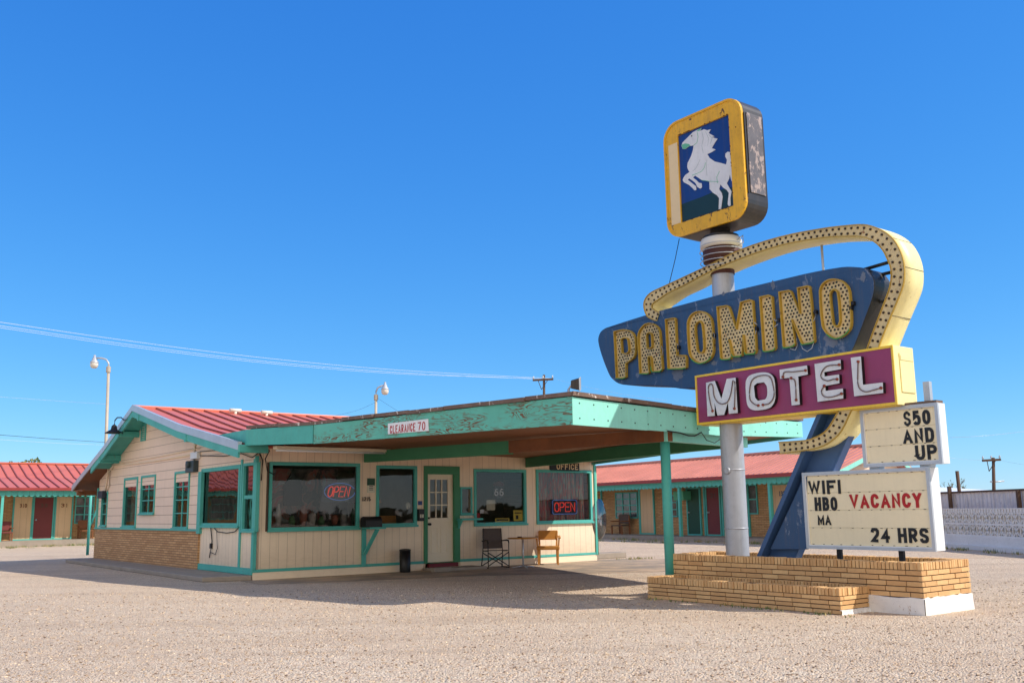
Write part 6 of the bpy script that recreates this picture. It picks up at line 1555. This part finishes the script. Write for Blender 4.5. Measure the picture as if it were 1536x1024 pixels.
# wooden armchair turned to the left
a_, b_ = place(822, 846); CW = FW.sub(a_, b_ + .02, .004, R(40)); wc = thing('wooden_armchair', 'honey coloured wooden armchair half in sunlight right of the table', 'chair', CW.p(0, 0, 0)); m = m_chairwood
def wb_(name, P, r=None, bev=.005):
    mb = MB(); mb.hexa([CW.p(*p) for p in P]); return mb.build(name, m, wc, bevel=bev)
def leg_(x, y, z, s0=.022, s1=.03, dx=0, dy=0):
    return wb_('leg', [(x + dx - s0, y + dy - s0, 0), (x + dx + s0, y + dy - s0, 0), (x + dx + s0, y + dy + s0, 0), (x + dx - s0, y + dy + s0, 0), (x - s1, y - s1, z), (x + s1, y - s1, z), (x + s1, y + s1, z), (x - s1, y + s1, z)])
for s_ in (-1, 1):
    leg_(s_ * .25, .24, .38, dy=.02); leg_(s_ * .23, -.22, .4, dy=-.06)
    wb_('arm_post', [(s_ * .27 - .02, .17, .44), (s_ * .27 + .02, .17, .44), (s_ * .27 + .02, .21, .44), (s_ * .27 - .02, .21, .44), (s_ * .29 - .02, .17, .66), (s_ * .29 + .02, .17, .66), (s_ * .29 + .02, .21, .66), (s_ * .29 - .02, .21, .66)])
    wb_('armrest', [(s_ * .29 - .035, -.26, .70), (s_ * .29 + .035, -.26, .70), (s_ * .30 + .035, .27, .66), (s_ * .30 - .035, .27, .66), (s_ * .29 - .035, -.26, .73), (s_ * .29 + .035, -.26, .73), (s_ * .30 + .035, .27, .69), (s_ * .30 - .035, .27, .69)])
    wb_('back_post', [(s_ * .22 - .025, -.24, .4), (s_ * .22 + .025, -.24, .4), (s_ * .22 + .025, -.2, .4), (s_ * .22 - .025, -.2, .4), (s_ * .24 - .02, -.36, .84), (s_ * .24 + .02, -.36, .84), (s_ * .24 + .02, -.33, .84), (s_ * .24 - .02, -.33, .84)])
wb_('seat', [(-.28, -.25, .38), (.28, -.25, .38), (.3, .28, .38), (-.3, .28, .38), (-.28, -.25, .47), (.28, -.25, .47), (.3, .28, .47), (-.3, .28, .47)], bev=.02)
wb_('backrest', [(-.23, -.31, .62), (.23, -.31, .62), (.23, -.28, .62), (-.23, -.28, .62), (-.25, -.37, .86), (.25, -.37, .86), (.25, -.34, .86), (-.25, -.34, .86)], bev=.01)

# ------------------------------------------------------------------ sparse weeds at the edges of the lot
rb = random.Random(31); mb = MB()
def tuft(p, n, hgt):
    for i in range(n):
        a = rb.uniform(0, 6.28); d = Vector((math.cos(a), math.sin(a), 0)); o_ = p + Vector((rb.gauss(0, .08), rb.gauss(0, .08), 0)); h_ = hgt * rb.uniform(.4, 1)
        wv = d.cross(Vector((0, 0, 1))) * .012; mb.add([o_ - wv, o_ + wv, o_ + d * h_ * .5 + Vector((0, 0, h_))], [(0, 1, 2)], rb.choice((0, 0, 1)))
for i in range(70):
    tuft(LW.p(rb.uniform(la(0) - 4, la(200)), 2.1 + rb.random() ** 2 * 2.5, -zbL + .0) - Vector((0, 0, 0)) + Vector((0, 0, zbL)), 16, .14)
for i in range(60):
    tuft(RW.p(rb.uniform(ra(895) - 3, ra(1200)), 2.0 + rb.random() ** 2 * 2, 0), 14, .16)
for i in range(40):
    tuft(BWF.p(rb.uniform(a_0, a_1), .25 + rb.random() * .6, 0), 10, .12)
for i in range(10): tuft(FW.p(WL + .3 + rb.random() * 1.5, .1 + rb.random() * .5, 0), 10, .08)
for i in range(26): tuft(Fr(b2, G, -U).p(rb.uniform(-.2, 3.6), rb.uniform(.02, .12), 0), 7, .05)
mb.build('weeds', [paint('weed_green', (110, 124, 70), .8), paint('weed_dry', (186, 166, 112), .8)], kind='stuff', recalc=False)
